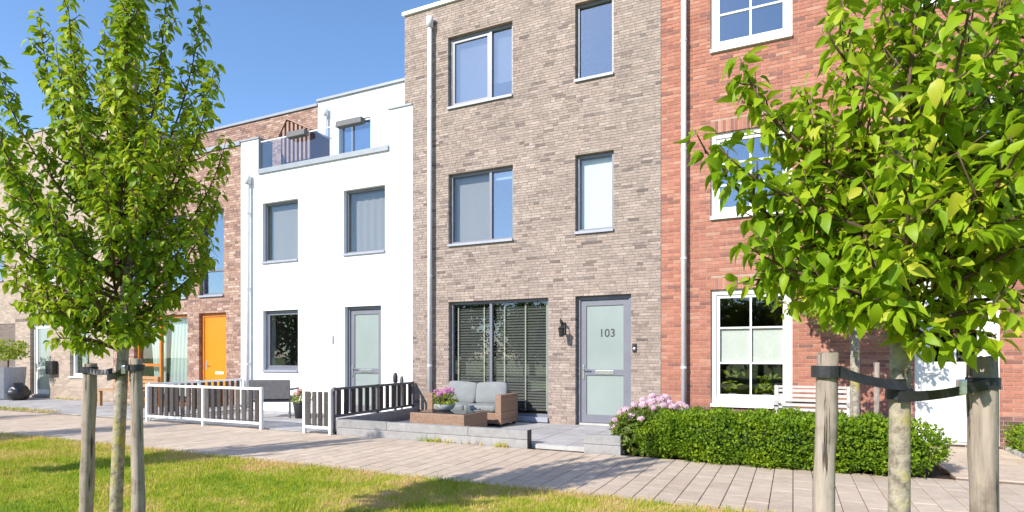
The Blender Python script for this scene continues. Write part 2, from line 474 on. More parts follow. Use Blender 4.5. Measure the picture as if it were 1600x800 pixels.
class MB:
    def __init__(s):
        s.v = []
        s.f = []
        s.r = []

    def add(s, vs, fs, rnd=0.5):
        k = len(s.v)
        s.v += [tuple(p) for p in vs]
        s.f += [tuple(i + k for i in q) for q in fs]
        s.r += [rnd] * len(fs)
        return s

    def box(s, x0, x1, y0, y1, z0, z1, rnd=0.5, M=None):
        vs = [(x0, y0, z0), (x1, y0, z0), (x1, y1, z0), (x0, y1, z0), (x0, y0, z1), (x1, y0, z1), (x1, y1, z1), (x0, y1, z1)]
        if M is not None:
            vs = [tuple(M @ Vector(p)) for p in vs]
        return s.add(vs, [(0, 3, 2, 1), (4, 5, 6, 7), (0, 1, 5, 4), (1, 2, 6, 5), (2, 3, 7, 6), (3, 0, 4, 7)], rnd)

    def rbox(s, x0, x1, y0, y1, z0, z1, c=0.02, rnd=0.5, M=None, puff=0.0):
        """box with chamfered edges; puff swells the faces for cushions"""
        cx, cy, cz = (x0 + x1) / 2, (y0 + y1) / 2, (z0 + z1) / 2
        hx, hy, hz = (x1 - x0) / 2, (y1 - y0) / 2, (z1 - z0) / 2
        n = 6
        lin = [-1.0, -0.82, -0.4, 0.4, 0.82, 1.0]
        vs, idx = [], {}
        fs = []

        def vert(a, b_, d):
            key = (round(a, 4), round(b_, 4), round(d, 4))
            if key in idx:
                return idx[key]
            p = [a * hx, b_ * hy, d * hz]
            q = [max(-h + c, min(h - c, t)) for t, h in zip(p, (hx, hy, hz))]
            dv = Vector((p[0] - q[0], p[1] - q[1], p[2] - q[2]))
            if dv.length > 1e-6:
                dv = dv.normalized() * c
            w = [q[0] + dv.x, q[1] + dv.y, q[2] + dv.z]
            if puff:
                e = (1 - abs(a) ** 2.5) * (1 - abs(b_) ** 2.5) if abs(d) == 1 else (1 - abs(a) ** 2.5) * (1 - abs(d) ** 2.5) if abs(b_) == 1 else (1 - abs(b_) ** 2.5) * (1 - abs(d) ** 2.5)
                ax = 2 if abs(d) == 1 else 1 if abs(b_) == 1 else 0
                w[ax] += puff * e * (1 if (a, b_, d)[ax] > 0 else -1)
            pt = Vector((w[0] + cx, w[1] + cy, w[2] + cz))
            if M is not None:
                pt = M @ pt
            vs.append(tuple(pt))
            idx[key] = len(vs) - 1
            return idx[key]
        for i in range(n - 1):
            for j in range(n - 1):
                a0, a1, b0, b1 = lin[i], lin[i + 1], lin[j], lin[j + 1]
                for sg in (-1, 1):
                    q1 = [vert(a0, b0, sg), vert(a1, b0, sg), vert(a1, b1, sg), vert(a0, b1, sg)]
                    q2 = [vert(a0, sg, b0), vert(a1, sg, b0), vert(a1, sg, b1), vert(a0, sg, b1)]
                    q3 = [vert(sg, a0, b0), vert(sg, a1, b0), vert(sg, a1, b1), vert(sg, a0, b1)]
                    fs += [q1 if sg > 0 else q1[::-1], q2[::-1] if sg > 0 else q2, q3 if sg > 0 else q3[::-1]]
        return s.add(vs, fs, rnd)

    def tube(s, pts, rad, seg=8, rnd=0.5, cap=True):
        pts = [Vector(p) for p in pts]
        if not hasattr(rad, '__len__'):
            rad = [rad] * len(pts)
        vs, fs = [], []
        up = Vector((0.13, 0.31, 0.94))
        for i, p in enumerate(pts):
            d = (pts[min(i + 1, len(pts) - 1)] - pts[max(i - 1, 0)]).normalized()
            u = d.cross(up)
            if u.length < 0.05:
                u = d.cross(Vector((1, 0, 0)))
            u.normalize()
            w = u.cross(d)
            for k in range(seg):
                a = 2 * math.pi * k / seg
                vs.append(p + (u * math.cos(a) + w * math.sin(a)) * rad[i])
        for i in range(len(pts) - 1):
            for k in range(seg):
                fs.append((i * seg + k, i * seg + (k + 1) % seg, (i + 1) * seg + (k + 1) % seg, (i + 1) * seg + k))
        if cap:
            fs.append(tuple(range(seg))[::-1])
            fs.append(tuple((len(pts) - 1) * seg + k for k in range(seg)))
        return s.add(vs, fs, rnd)

    def lathe(s, c, prof, seg=20, rnd=0.5):
        vs, fs = [], []
        for (r, z) in prof:
            for k in range(seg):
                a = 2 * math.pi * k / seg
                vs.append((c[0] + r * math.cos(a), c[1] + r * math.sin(a), c[2] + z))
        for i in range(len(prof) - 1):
            for k in range(seg):
                fs.append((i * seg + k, i * seg + (k + 1) % seg, (i + 1) * seg + (k + 1) % seg, (i + 1) * seg + k))
        fs.append(tuple(range(seg))[::-1])
        fs.append(tuple((len(prof) - 1) * seg + k for k in range(seg)))
        return s.add(vs, fs, rnd)

    def build(s, name, mat, parent=None, smooth=False, world=True):
        me = bpy.data.meshes.new(name)
        og = origin_of(parent) if (parent is not None and world) else Vector((0, 0, 0))
        me.from_pydata([(p[0] - og.x, p[1] - og.y, p[2] - og.z) for p in s.v], [], s.f)
        a = me.attributes.new('rnd', 'FLOAT', 'FACE')
        a.data.foreach_set('value', s.r)
        me.materials.append(MATS[mat])
        if smooth:
            me.polygons.foreach_set('use_smooth', [True] * len(me.polygons))
        me.update()
        return link(name, me, parent)


def np_mesh(name, V, F, rnd, mat, parent=None, smooth=False):
    """V (n,3), F (m,k) same-size faces, rnd per face; world coordinates"""
    og = origin_of(parent) if parent is not None else Vector((0, 0, 0))
    V = np.asarray(V, dtype=np.float32) - np.array(og, dtype=np.float32)
    me = bpy.data.meshes.new(name)
    k = F.shape[1]
    me.vertices.add(len(V)); me.vertices.foreach_set('co', V.ravel())
    me.loops.add(F.size); me.loops.foreach_set('vertex_index', F.astype(np.int32).ravel())
    me.polygons.add(len(F))
    me.polygons.foreach_set('loop_start', np.arange(0, F.size, k, dtype=np.int32))
    me.polygons.foreach_set('loop_total', np.full(len(F), k, dtype=np.int32))
    me.polygons.foreach_set('use_smooth', np.full(len(F), smooth, dtype=bool))
    me.update(calc_edges=True)
    a = me.attributes.new('rnd', 'FLOAT', 'FACE')
    a.data.foreach_set('value', np.asarray(rnd, dtype=np.float32))
    me.materials.append(MATS[mat])
    return link(name, me, parent)


BOXF = np.array([(0, 3, 2, 1), (4, 5, 6, 7), (0, 1, 5, 4), (1, 2, 6, 5), (2, 3, 7, 6), (3, 0, 4, 7)])


def boxes_mesh(name, B, rnd, mat, parent):
    """B (n,6): x0,x1,y0,y1,z0,z1"""
    B = np.asarray(B, dtype=np.float64)
    x0, x1, y0, y1, z0, z1 = B.T
    V = np.stack([np.stack(c, 1) for c in ((x0, y0, z0), (x1, y0, z0), (x1, y1, z0), (x0, y1, z0), (x0, y0, z1), (x1, y0, z1), (x1, y1, z1), (x0, y1, z1))], 1)
    F = (BOXF[None] + (np.arange(len(B)) * 8)[:, None, None]).reshape(-1, 4)
    return np_mesh(name, V.reshape(-1, 3), F, np.repeat(rnd, 6), mat, parent)


def unit_box(name, sx, sy, sz, rnd, mat, bev=0.0):
    """box mesh centred on x and z, front at y=0 going to y=sy"""
    b_ = MB()
    if bev:
        e = bev
        vs = []
        for (dy, k) in ((0, e), (e, 0), (sy, 0)):
            for (a, c) in ((-1, -1), (1, -1), (1, 1), (-1, 1)):
                vs.append((a * (sx / 2 - k), dy, c * (sz / 2 - k)))
        fs = [(0, 1, 2, 3), (11, 10, 9, 8)]
        for r_ in (0, 4):
            for q in range(4):
                fs.append((r_ + q, r_ + 4 + q, r_ + 4 + (q + 1) % 4, r_ + (q + 1) % 4))
        b_.add(vs, fs, rnd)
    else:
        b_.box(-sx / 2, sx / 2, 0, sy, -sz / 2, sz / 2, rnd)
    me = bpy.data.meshes.new(name)
    me.from_pydata(b_.v, [], b_.f)
    a = me.attributes.new('rnd', 'FLOAT', 'FACE')
    a.data.foreach_set('value', b_.r)
    me.materials.append(MATS[mat])
    me.update()
    return me


def wall_mesh(name, mat, parent, X0, X1, Z0, Z1, ops, Y, th):
    """wall slab with openings (x0,x1,z0,z1), reveals closed"""
    xs = sorted({X0, X1, *[max(X0, min(X1, v)) for o in ops for v in o[:2]]})
    zs = sorted({Z0, Z1, *[max(Z0, min(Z1, v)) for o in ops for v in o[2:]]})
    nx, nz = len(xs) - 1, len(zs) - 1

    def solid(i, k):
        if i < 0 or k < 0 or i >= nx or k >= nz:
            return False
        cx, cz = (xs[i] + xs[i + 1]) / 2, (zs[k] + zs[k + 1]) / 2
        return not any(o[0] < cx < o[1] and o[2] < cz < o[3] for o in ops)
    m_ = MB()
    for i in range(nx):
        for k in range(nz):
            if not solid(i, k):
                continue
            a, b_, c, d = xs[i], xs[i + 1], zs[k], zs[k + 1]
            m_.add([(a, Y, c), (b_, Y, c), (b_, Y, d), (a, Y, d)], [(0, 1, 2, 3)])
            m_.add([(a, Y + th, c), (b_, Y + th, c), (b_, Y + th, d), (a, Y + th, d)], [(3, 2, 1, 0)])
            if not solid(i - 1, k): m_.add([(a, Y, c), (a, Y + th, c), (a, Y + th, d), (a, Y, d)], [(3, 2, 1, 0)])
            if not solid(i + 1, k): m_.add([(b_, Y, c), (b_, Y + th, c), (b_, Y + th, d), (b_, Y, d)], [(0, 1, 2, 3)])
            if not solid(i, k - 1): m_.add([(a, Y, c), (b_, Y, c), (b_, Y + th, c), (a, Y + th, c)], [(3, 2, 1, 0)])
            if not solid(i, k + 1): m_.add([(a, Y, d), (b_, Y, d), (b_, Y + th, d), (a, Y + th, d)], [(0, 1, 2, 3)])
    return m_.build(name, mat, parent)


def free_spans(X0, X1, z0, z1, ops):
    spans = [(X0, X1)]
    for o in ops:
        if o[2] < z1 - 0.004 and o[3] > z0 + 0.004:
            new = []
            for a, b_ in spans:
                if o[1] <= a or o[0] >= b_:
                    new.append((a, b_)); continue
                if o[0] > a: new.append((a, o[0]))
                if o[1] < b_: new.append((o[1], b_))
            spans = new
    return [s_ for s_ in spans if s_[1] - s_[0] > 0.03]


def brickwork(parent, X0, X1, Z0, Z1, ops, mat, course=0.0625, L=0.21, joint=0.011, bond='half', Y=0.0, depth=0.1, seed=1, n_parts=300, skew=1.0):
    """real bricks, course by course: the nearest ones each an object, the rest one mesh"""
    rg = random.Random(seed)
    B, C = [], []
    nz = int(round((Z1 - Z0) / course))
    cz = (Z1 - Z0) / nz
    bh = cz - joint
    for k in range(nz):
        z0 = Z0 + k * cz + joint / 2
        z1 = z0 + bh
        for (a, b_) in free_spans(X0, X1, z0, z1, ops):
            if bond == 'wild':
                x = X0 - rg.random() * L
            else:
                x = X0 - (k % 2) * (L + joint) / 2
            prev = 0.5
            while x < b_:
                ln = L
                if bond == 'wild' and rg.random() < 0.35:
                    ln = L / 2 - joint / 2
                p0, p1 = max(x, a), min(x + ln, b_)
                if p1 - p0 > 0.02:
                    v = rg.random() ** skew
                    dy = rg.uniform(-0.0018, 0.0012)
                    full = abs((p1 - p0) - L) < 1e-4
                    (C if full else B).append((p0, p1, Y + dy, Y + depth, z0, z1, v))
                x += ln + joint
    C.sort(key=lambda q: (((q[0] + q[1]) / 2 - CAM.x) ** 2 + CAM.y ** 2 + ((q[4] + q[5]) / 2 - CAM.z) ** 2))
    og = origin_of(parent)
    if n_parts:
        vs = [unit_box('brick', L, depth, bh, i / 23.0, mat, 0.0015) for i in range(24)]
        # leave out bricks too low to be seen behind fences and plants
        pick = [q for q in C if q[4] > 0.9][:n_parts]
        ids = set(map(id, pick))
        for q in pick:
            link('brick', vs[min(23, int(q[6] * 24))], parent, ((q[0] + q[1]) / 2 - og.x, q[2] - og.y, (q[4] + q[5]) / 2 - og.z))
        B += [q for q in C if id(q) not in ids]
    else:
        B += C
    A = np.array(B)
    o = boxes_mesh('brickwork', A[:, :6], A[:, 6], mat, parent)
    o['kind'] = 'stuff'
    return o


def soldier(parent, X0, X1, Z0, Z1, mat, Y=0.0, seed=3):
    """course of bricks on end over an opening, each one a piece"""
    rg = random.Random(seed)
    n_ = int(round((X1 - X0) / 0.0625))
    w = (X1 - X0) / n_
    og = origin_of(parent)
    for i in range(n_):
        me = SOLD.setdefault((mat, i % 8, round(Z1 - Z0, 3), round(w, 4)), None)
        if me is None:
            me = unit_box('brick', w - 0.011, 0.1, Z1 - Z0 - 0.006, rg.random(), mat, 0.003)
            SOLD[(mat, i % 8, round(Z1 - Z0, 3), round(w, 4))] = me
        link('brick', me, parent, (X0 + (i + 0.5) * w - og.x, Y + rg.uniform(-0.002, 0.002) - og.y, (Z0 + Z1) / 2 - og.z))
SOLD = {}


def frame_bars(m_, x0, x1, z0, z1, y0, y1, w, wb=None):
    wb = wb or w
    m_.box(x0, x0 + w, y0, y1, z0, z1)
    m_.box(x1 - w, x1, y0, y1, z0, z1)
    m_.box(x0 + w, x1 - w, y0, y1, z1 - w, z1)
    m_.box(x0 + w, x1 - w, y0, y1, z0, z0 + wb)


def pane(parent, x0, x1, z0, z1, y, mat='window_glass'):
    return MB().box(x0, x1, y, y + 0.006, z0, z1).build('pane', mat, parent)


def window(house, x0, x1, z0, z1, lights, mat='frame_grey', sillmat='frame_sill', Y=0.0, rec=0.09, fw=0.055, sill=0.05, gl='window_glass'):
    """lights: list of (x0,x1,z0,z1,sash?) in opening coordinates"""
    yf = Y + rec
    w = MB()
    zb = z0 + sill
    frame_bars(w, x0, x1, zb, z1, yf, yf + 0.08, fw)
    xs = sorted({l_[0] for l_ in lights} | {l_[1] for l_ in lights})
    zs = sorted({l_[2] for l_ in lights} | {l_[3] for l_ in lights})
    for xm in xs:
        if x0 + 0.1 < xm < x1 - 0.1:
            w.box(xm - fw / 2, xm + fw / 2, yf + 0.002, yf + 0.078, zb + fw, z1 - fw)
    o = w.build('window', mat, house)
    if sill:
        MB().box(x0 - 0.0, x1 + 0.0, Y - 0.045, yf + 0.06, z0, zb - 0.001).build('sill', sillmat, o)
    for li, (a, b_, c, d, sash) in enumerate(lights):
        a2 = a + (fw if abs(a - x0) < 0.01 else fw / 2)
        b2 = b_ - (fw if abs(b_ - x1) < 0.01 else fw / 2)
        c2 = max(c, zb + fw) if c <= zb + fw else c + fw / 2
        d2 = min(d, z1 - fw) if d >= z1 - fw else d - fw / 2
        if c > zb + fw:
            MB().box(a2, b2, yf + 0.004, yf + 0.076, c - fw / 2, c + fw / 2).build('transom', mat, o)
        if sash:
            s_ = MB()
            frame_bars(s_, a2 + 0.002, b2 - 0.002, c2 + 0.002, d2 - 0.002, yf + 0.012, yf + 0.07, 0.05)
            s_.build('sash', mat, o)
            pane(o, a2 + 0.045, b2 - 0.045, c2 + 0.045, d2 - 0.045, yf + 0.04, gl if isinstance(gl, str) else gl[li])
        else:
            pane(o, a2 - 0.004, b2 + 0.004, c2 - 0.004, d2 + 0.004, yf + 0.045, gl if isinstance(gl, str) else gl[li])
    return o


def flat(parent, name, mat, x0, x1, z0, z1, y, th=0.006):
    return MB().box(x0, x1, y, y + th, z0, z1).build(name, mat, parent)


def drape(parent, mat, x0, x1, z0, z1, y, waves=7, amp=0.03, taper=0.0):
    """curtain with real folds; taper pulls the foot to one side"""
    m_ = MB()
    nx, nz = waves * 6, 6
    vs, fs = [], []
    for k in range(nz + 1):
        for i in range(nx + 1):
            s_, t_ = i / nx, k / nz
            x = x0 + (x1 - x0) * s_ + taper * (1 - t_) * (1 - s_)
            vs.append((x, y + amp * math.sin(s_ * waves * 2 * math.pi + 0.5 * math.sin(3 * t_)) * (0.6 + 0.4 * (1 - t_)), z0 + (z1 - z0) * t_))
    for k in range(nz):
        for i in range(nx):
            a = k * (nx + 1) + i
            fs.append((a, a + 1, a + nx + 2, a + nx + 1))
    m_.add(vs, fs)
    return m_.build('curtain', mat, parent, smooth=True)


def shell(house, x0, x1, y0, y1, ztop, floors, mat='plaster'):
    """party walls, back wall, floors and roof deck behind the facade"""
    m_ = MB()
    m_.box(x0, x0 + 0.12, y0, y1, 0, ztop)
    m_.box(x1 - 0.12, x1, y0, y1, 0, ztop)
    m_.box(x0 + 0.12, x1 - 0.12, y1 - 0.2, y1, 0, ztop)
    for z in floors:
        m_.box(x0 + 0.12, x1 - 0.12, y0, y1 - 0.2, z - 0.25, z)
    return m_.build('shell', mat, house)


def downpipe(house, x, z0, z1, mat, Y=0.0, r=0.045, off=0.10, hopper=True):
    p = MB()
    p.tube([(x, Y - off, z0), (x, Y - off, z1)], r, 12)
    o = p.build('downpipe', mat, house, smooth=True)
    if hopper:
        h = MB()
        h.tube([(x, Y - off, z1 - 0.02), (x, Y - off, z1 + 0.2)], r + 0.025, 12)
        h.build('collar', mat, o, smooth=True)
    z = z0 + 1.1
    while z < z1 - 0.3:
        q = MB()
        q.tube([(x, Y - off, z), (x, Y - off, z + 0.035)], r + 0.008, 12)
        q.box(x - 0.012, x + 0.012, Y - off + r, Y, z + 0.005, z + 0.03)
        q.build('bracket', mat, o)
        z += 1.9
    return o


def text(parent, body, size, x, y, z, mat, extr=0.002, bold=0.0):
    c = bpy.data.curves.new('house_number', 'FONT')
    c.body = body
    c.size = size
    c.extrude = extr
    c.offset = bold
    c.align_x = 'CENTER'
    c.align_y = 'CENTER'
    c.materials.append(MATS[mat])
    tmp = bpy.data.objects.new('house_number_curve', c)
    me = bpy.data.meshes.new_from_object(tmp)
    bpy.data.objects.remove(tmp)
    me.materials.clear(); me.materials.append(MATS[mat])
    o = bpy.data.objects.new('house_number', me)
    COL.objects.link(o)
    o.parent = parent
    og = origin_of(parent)
    o.location = (x - og.x, y - og.y, z - og.z)
    o.rotation_euler = (R(90), 0, 0)
    return o


def frosted_door(house, x0, x1, z0, z1, mat='frame_grey', Y=0.0, rec=0.10, zbar=1.06, number=None, nmat='dark_print', nsize=0.2, nz=1.8, nx=None, handle_left=True):
    yf = Y + rec
    d = MB()
    d.box(x0, x0 + 0.065, yf, yf + 0.09, z0, z1)
    d.box(x1 - 0.065, x1, yf, yf + 0.09, z0, z1)
    d.box(x0 + 0.065, x1 - 0.065, yf, yf + 0.09, z1 - 0.07, z1)
    o = d.build('door', mat, house)
    MB().box(x0 + 0.065, x1 - 0.065, yf - 0.06, yf + 0.09, z0, z0 + 0.035).build('threshold', 'concrete_pale', o)
    a, b_, c, e = x0 + 0.07, x1 - 0.07, z0 + 0.045, z1 - 0.075
    lf = MB()
    w = 0.105
    lf.box(a, a + w, yf + 0.03, yf + 0.08, c, e)
    lf.box(b_ - w, b_, yf + 0.03, yf + 0.08, c, e)
    lf.box(a + w, b_ - w, yf + 0.03, yf + 0.08, e - w, e)
    lf.box(a + w, b_ - w, yf + 0.03, yf + 0.08, c, c + 0.15)
    lf.box(a + w, b_ - w, yf + 0.03, yf + 0.08, zbar - 0.055, zbar + 0.055)
    lf.build('door_leaf', mat, o)
    MB().box(a + w - 0.01, b_ - w + 0.01, yf + 0.05, yf + 0.062, zbar + 0.045, e - w + 0.01).build('pane', 'frosted_glass', o)
    MB().box(a + w - 0.01, b_ - w + 0.01, yf + 0.05, yf + 0.062, c + 0.14, zbar - 0.045).build('pane', 'frosted_glass', o)
    xm = (a + b_) / 2
    MB().rbox(xm - 0.18, xm + 0.18, yf + 0.018, yf + 0.03, zbar - 0.04, zbar + 0.04, 0.004).build('letter_plate', 'steel', o)
    hx = a + 0.05 if handle_left else b_ - 0.05
    sg = 1 if handle_left else -1
    h = MB()
    h.rbox(hx - 0.02, hx + 0.02, yf + 0.016, yf + 0.03, zbar - 0.14, zbar + 0.14, 0.005)
    h.tube([(hx, yf + 0.02, zbar + 0.06), (hx, yf - 0.035, zbar + 0.06), (hx + sg * 0.13, yf - 0.035, zbar + 0.06)], 0.011, 8)
    h.build('handle', 'steel', o)
    if number:
        text(o, number, nsize, nx if nx is not None else xm, yf + 0.0485, nz, nmat, 0.001, 0.002)
    return o

# ------------------------------------------------------------------ ground, lawn, pavement
def sheet(name, x0, x1, y0, y1, z, mat, nx=1, ny=1, kind='structure', fn=None):
    xs = np.linspace(x0, x1, nx + 1); ys = np.linspace(y0, y1, ny + 1)
    X, Y = np.meshgrid(xs, ys)
    Z = np.full_like(X, z) if fn is None else z + fn(X, Y)
    V = np.stack([X.ravel(), Y.ravel(), Z.ravel()], 1)
    i, j = np.meshgrid(np.arange(nx), np.arange(ny))
    a = (j * (nx + 1) + i).ravel()
    F = np.stack([a, a + 1, a + nx + 2, a + nx + 1], 1)
    o = np_mesh(name, V, F, np.full(len(F), 0.5), mat, smooth=True)
    o['kind'] = kind
    return o


PATH_Y0, PATH_Y1 = -5.15, -2.72
sheet('ground', -600, 600, -600, 600, -0.06, 'grass_ground')


def lawn_h(X, Y):
    return 0.012 * np.sin(X * 1.7 + 0.6 * Y) * np.sin(Y * 1.3) + 0.01 * np.sin(X * 0.6)


sheet('lawn', -40, 12, -22, PATH_Y0, 0.004, 'grass_ground', 130, 42, fn=lambda X, Y: lawn_h(X, Y) * np.clip((PATH_Y0 - Y) / 0.5, 0, 1))
path = sheet('pavement', -34, 9, PATH_Y0, PATH_Y1, -0.012, 'joint_sand')
sheet('front_yard', -34, 9, PATH_Y1, 0.3, -0.010, 'soil')


def pavers(parent, x0, x1, y0, y1, px, py, gx, gy, ztop, mat, n_parts=300, seed=1, stagger=True, jit=0.0015):
    rg = random.Random(seed)
    L = []
    i = 0
    x = x0
    while x < x1 - 0.02:
        y = y0 - (py / 2 if (stagger and i % 2) else 0)
        while y < y1 - 0.01:
            a, b_ = max(y, y0), min(y + py, y1)
            xe = min(x + px, x1)
            if b_ - a > 0.03:
                L.append((x + gx / 2, xe - gx / 2, a + gy / 2, b_ - gy / 2, ztop + rg.uniform(-jit, jit), rg.random()))
            y += py
        x += px
        i += 1
    L.sort(key=lambda q: ((q[0] - CAM.x) ** 2 + (q[2] - CAM.y) ** 2) if -0.62 * (q[2] - CAM.y) * 1.0 + 0 <= 1e9 and (q[0] < 0.42 * (q[2] - CAM.y) + 0.5) else 1e6)
    og = origin_of(parent)
    cache = {}
    nm = 'tile' if mat == 'tile_grey' else 'paver'
    for q in L[:n_parts]:
        key = (round(q[1] - q[0], 3), round(q[3] - q[2], 3), int(q[5] * 8))
        if key not in cache:
            sx, sy = key[0], key[1]
            e = 0.004
            b_ = MB()
            b_.add([(-sx / 2, -sy / 2, -0.06), (sx / 2, -sy / 2, -0.06), (sx / 2, sy / 2, -0.06), (-sx / 2, sy / 2, -0.06),
                    (-sx / 2, -sy / 2, -e), (sx / 2, -sy / 2, -e), (sx / 2, sy / 2, -e), (-sx / 2, sy / 2, -e),
                    (-sx / 2 + e, -sy / 2 + e, 0), (sx / 2 - e, -sy / 2 + e, 0), (sx / 2 - e, sy / 2 - e, 0), (-sx / 2 + e, sy / 2 - e, 0)],
                   [(0, 3, 2, 1), (8, 9, 10, 11), (0, 1, 5, 4), (1, 2, 6, 5), (2, 3, 7, 6), (3, 0, 4, 7), (4, 5, 9, 8), (5, 6, 10, 9), (6, 7, 11, 10), (7, 4, 8, 11)], (key[2] + 0.5) / 8)
            me = bpy.data.meshes.new(nm)
            me.from_pydata(b_.v, [], b_.f)
            a_ = me.attributes.new('rnd', 'FLOAT', 'FACE'); a_.data.foreach_set('value', b_.r)
            me.materials.append(MATS[mat]); me.update()
            cache[key] = me
        link(nm, cache[key], parent, ((q[0] + q[1]) / 2 - og.x, (q[2] + q[3]) / 2 - og.y, q[4] - og.z))
    rest = L[n_parts:]
    if rest:
        A = np.array([(q[0], q[1], q[2], q[3], q[4] - 0.06, q[4]) for q in rest])
        o = boxes_mesh('paving', A, np.array([q[5] for q in rest]), mat, parent)
        o['kind'] = 'stuff'


pavers(path, -26.0, 6.0, PATH_Y0 + 0.005, PATH_Y1 - 0.01, 0.2, 0.4, 0.007, 0.0025, 0.004, 'paver_tan', 300, 5)

# front yards: tiled terraces and door paths
yard = bpy.data.objects['front_yard']


def terrace(name, x0, x1, y0, y1, z, px, py, mat, n, seed, base='joint_sand'):
    o = MB().box(x0, x1, y0, y1, -0.008, z - 0.014).build(name, base)
    o['kind'] = 'structure'
    pavers(o, x0 + 0.004, x1 - 0.004, y0 + 0.004, y1 - 0.004, px, py, 0.006, 0.006, z, mat, n, seed, stagger=False, jit=0.001)
    return o


terrace('terrace', -7.18, -2.12, -2.58, -0.004, 0.06, 0.6, 0.5, 'tile_grey', 60, 11, base='concrete_pale')
terrace('front_path', -12.55, -7.40, -2.70, -0.004, 0.02, 0.4, 0.4, 'tile_grey', 120, 12)
terrace('forecourt', -26.0, -12.65, -2.70, -0.004, 0.03, 0.3, 0.3, 'tile_grey', 0, 13)
terrace('door_path', 1.62, 2.72, -2.70, -0.004, 0.03, 0.3, 0.3, 'paver_tan', 60, 14)

# ------------------------------------------------------------------ main house (beige brick, 103)
HM = thing('beige_brick_house', 'tall beige brick terraced house with grey door numbered 103', 'house', (-4.8, 0, 0), 'terraced houses in the row')
W1 = (-6.575, -5.07, 6.555, 8.085); W2 = (-3.75, -3.0, 6.57, 8.08)
W3 = (-6.565, -5.06, 3.67, 5.195); W4 = (-3.75, -3.0, 3.68, 5.19)
GW = (-6.56, -4.30, 0.08, 2.505); DR = (-3.745, -2.674, 0.06, 2.505)
HIDE = (-8.0, -7.475, -0.1, 6.86)
ops = [W1, W2, W3, W4, GW, DR, HIDE]
grow = lambda L_: [(o[0] - 0.004, o[1] + 0.004, o[2] - 0.004, o[3] + 0.004) for o in L_]
wm = wall_mesh('wall', 'mortar_beige', HM, -7.68, -2.135, 0.0, 8.80, grow(ops[:-1]) + [HIDE], 0.006, 0.30)
brickwork(wm, -7.68, -2.137, 0.0, 8.79, ops, 'brick_beige', course=0.051, L=0.20, joint=0.007, bond='wild', seed=21, skew=0.8)
MB().box(-7.72, -2.12, -0.05, 0.36, 8.80, 8.875).build('coping', 'coping_white', HM)
shell(HM, -7.66, -2.15, 0.32, 8.0, 8.78, [0.02, 2.85, 5.75, 8.7])
mw = -5.61
w = window(HM, *W1, [(W1[0], mw, W1[2], W1[3], True), (mw, W1[1], W1[2], W1[3], False)], gl='window_glass_blue')
flat(w, 'blind', 'screen_grey', W1[0] + 0.1, mw - 0.06, W1[2] + 0.1, W1[3] - 0.1, 0.23)  # both sheets added: grey stands in for sky haze mirrored in the panes
flat(w, 'blind', 'screen_grey', mw + 0.04, W1[1] - 0.06, W1[2] + 0.45, W1[3] - 0.08, 0.24)
w = window(HM, *W2, [(*W2[:2], *W2[2:], False)], gl='window_glass_blue')
w = window(HM, *W3, [(W3[0], mw, W3[2], W3[3], False), (mw, W3[1], W3[2], W3[3], False)], gl=['window_glass', 'window_glass_blue'])
flat(w, 'blind', 'screen_grey', W3[0] + 0.06, mw - 0.03, W3[2] + 0.1, W3[3] - 0.06, 0.26)
flat(w, 'blind', 'blind_white', mw + 0.04, W3[1] - 0.06, W3[3] - 0.20, W3[3] - 0.06, 0.22)
w = window(HM, *W4, [(*W4[:2], *W4[2:], False)])
flat(w, 'blind', 'blind_white', W4[0] + 0.06, W4[1] - 0.06, W4[2] + 0.1, W4[3] - 0.06, 0.22)
# ground floor window with dark venetian blinds
gm = -5.605
w = window(HM, *GW, [(GW[0], gm, GW[2], GW[3], False), (gm, GW[1], GW[2], GW[3], False)], sill=0.09)
slat_cache = {}
ogm = origin_of(HM)
for (a, b_) in ((GW[0] + 0.07, gm - 0.04), (gm + 0.04, GW[1] - 0.07)):
    wd_ = b_ - a
    key = round(wd_, 3)
    sm = MB()
    sm.box(-wd_ / 2, wd_ / 2, -0.024, 0.024, -0.0015, 0.0015, M=Matrix.Rotation(R(60), 4, 'X'))
    me = bpy.data.meshes.new('slat'); me.from_pydata(sm.v, [], sm.f); me.materials.append(MATS['slat_dark'])
    z = GW[2] + 0.22
    while z < GW[3] - 0.09:
        link('slat', me, w, ((a + b_) / 2 - ogm.x, 0.205, z))
        z += 0.056
    MB().box(a, b_, 0.17, 0.24, GW[3] - 0.085, GW[3] - 0.058).build('headrail', 'slat_dark', w)
for xt in (-6.42, -5.80, -5.33, -4.86, -4.40):
    MB().box(xt - 0.014, xt + 0.014, 0.17, 0.173, GW[2] + 0.2, GW[3] - 0.07).build('ladder_tape', 'tape_cream', w)
dm = frosted_door(HM, *DR, number='103', nz=1.795, nsize=0.215, nx=-3.165, zbar=1.06)
downpipe(HM, -6.965, 0.05, 8.36, 'pipe_light', r=0.048, off=0.10)
# black wall lantern (a fitting fixed to the wall)
lan = MB()
lx, lz = -3.98, 1.90
lan.rbox(lx - 0.045, lx + 0.045, -0.03, -0.001, lz - 0.12, lz + 0.12, 0.01)
lan.tube([(lx, -0.03, lz + 0.08), (lx, -0.12, lz + 0.15), (lx + 0.02, -0.20, lz + 0.12), (lx + 0.03, -0.21, lz + 0.02)], 0.012, 8)
lan.tube([(lx, -0.03, lz + 0.02), (lx - 0.05, -0.08, lz + 0.13), (lx - 0.02, -0.10, lz + 0.19)], 0.010, 8)
lo = lan.build('wall_lantern', 'black_iron', HM, smooth=False)
g_ = MB(); g_.lathe((lx + 0.03, -0.21, lz - 0.17), [(0.02, 0), (0.045, 0.01), (0.06, 0.15), (0.075, 0.16), (0.02, 0.2), (0.006, 0.23)], 8)
g_.build('lamp_shade', 'black_iron', lo)
bell = MB(); bell.rbox(-2.645, -2.575, -0.035, -0.003, 1.45, 1.60, 0.008)
bo = bell.build('intercom', 'black_iron', HM)
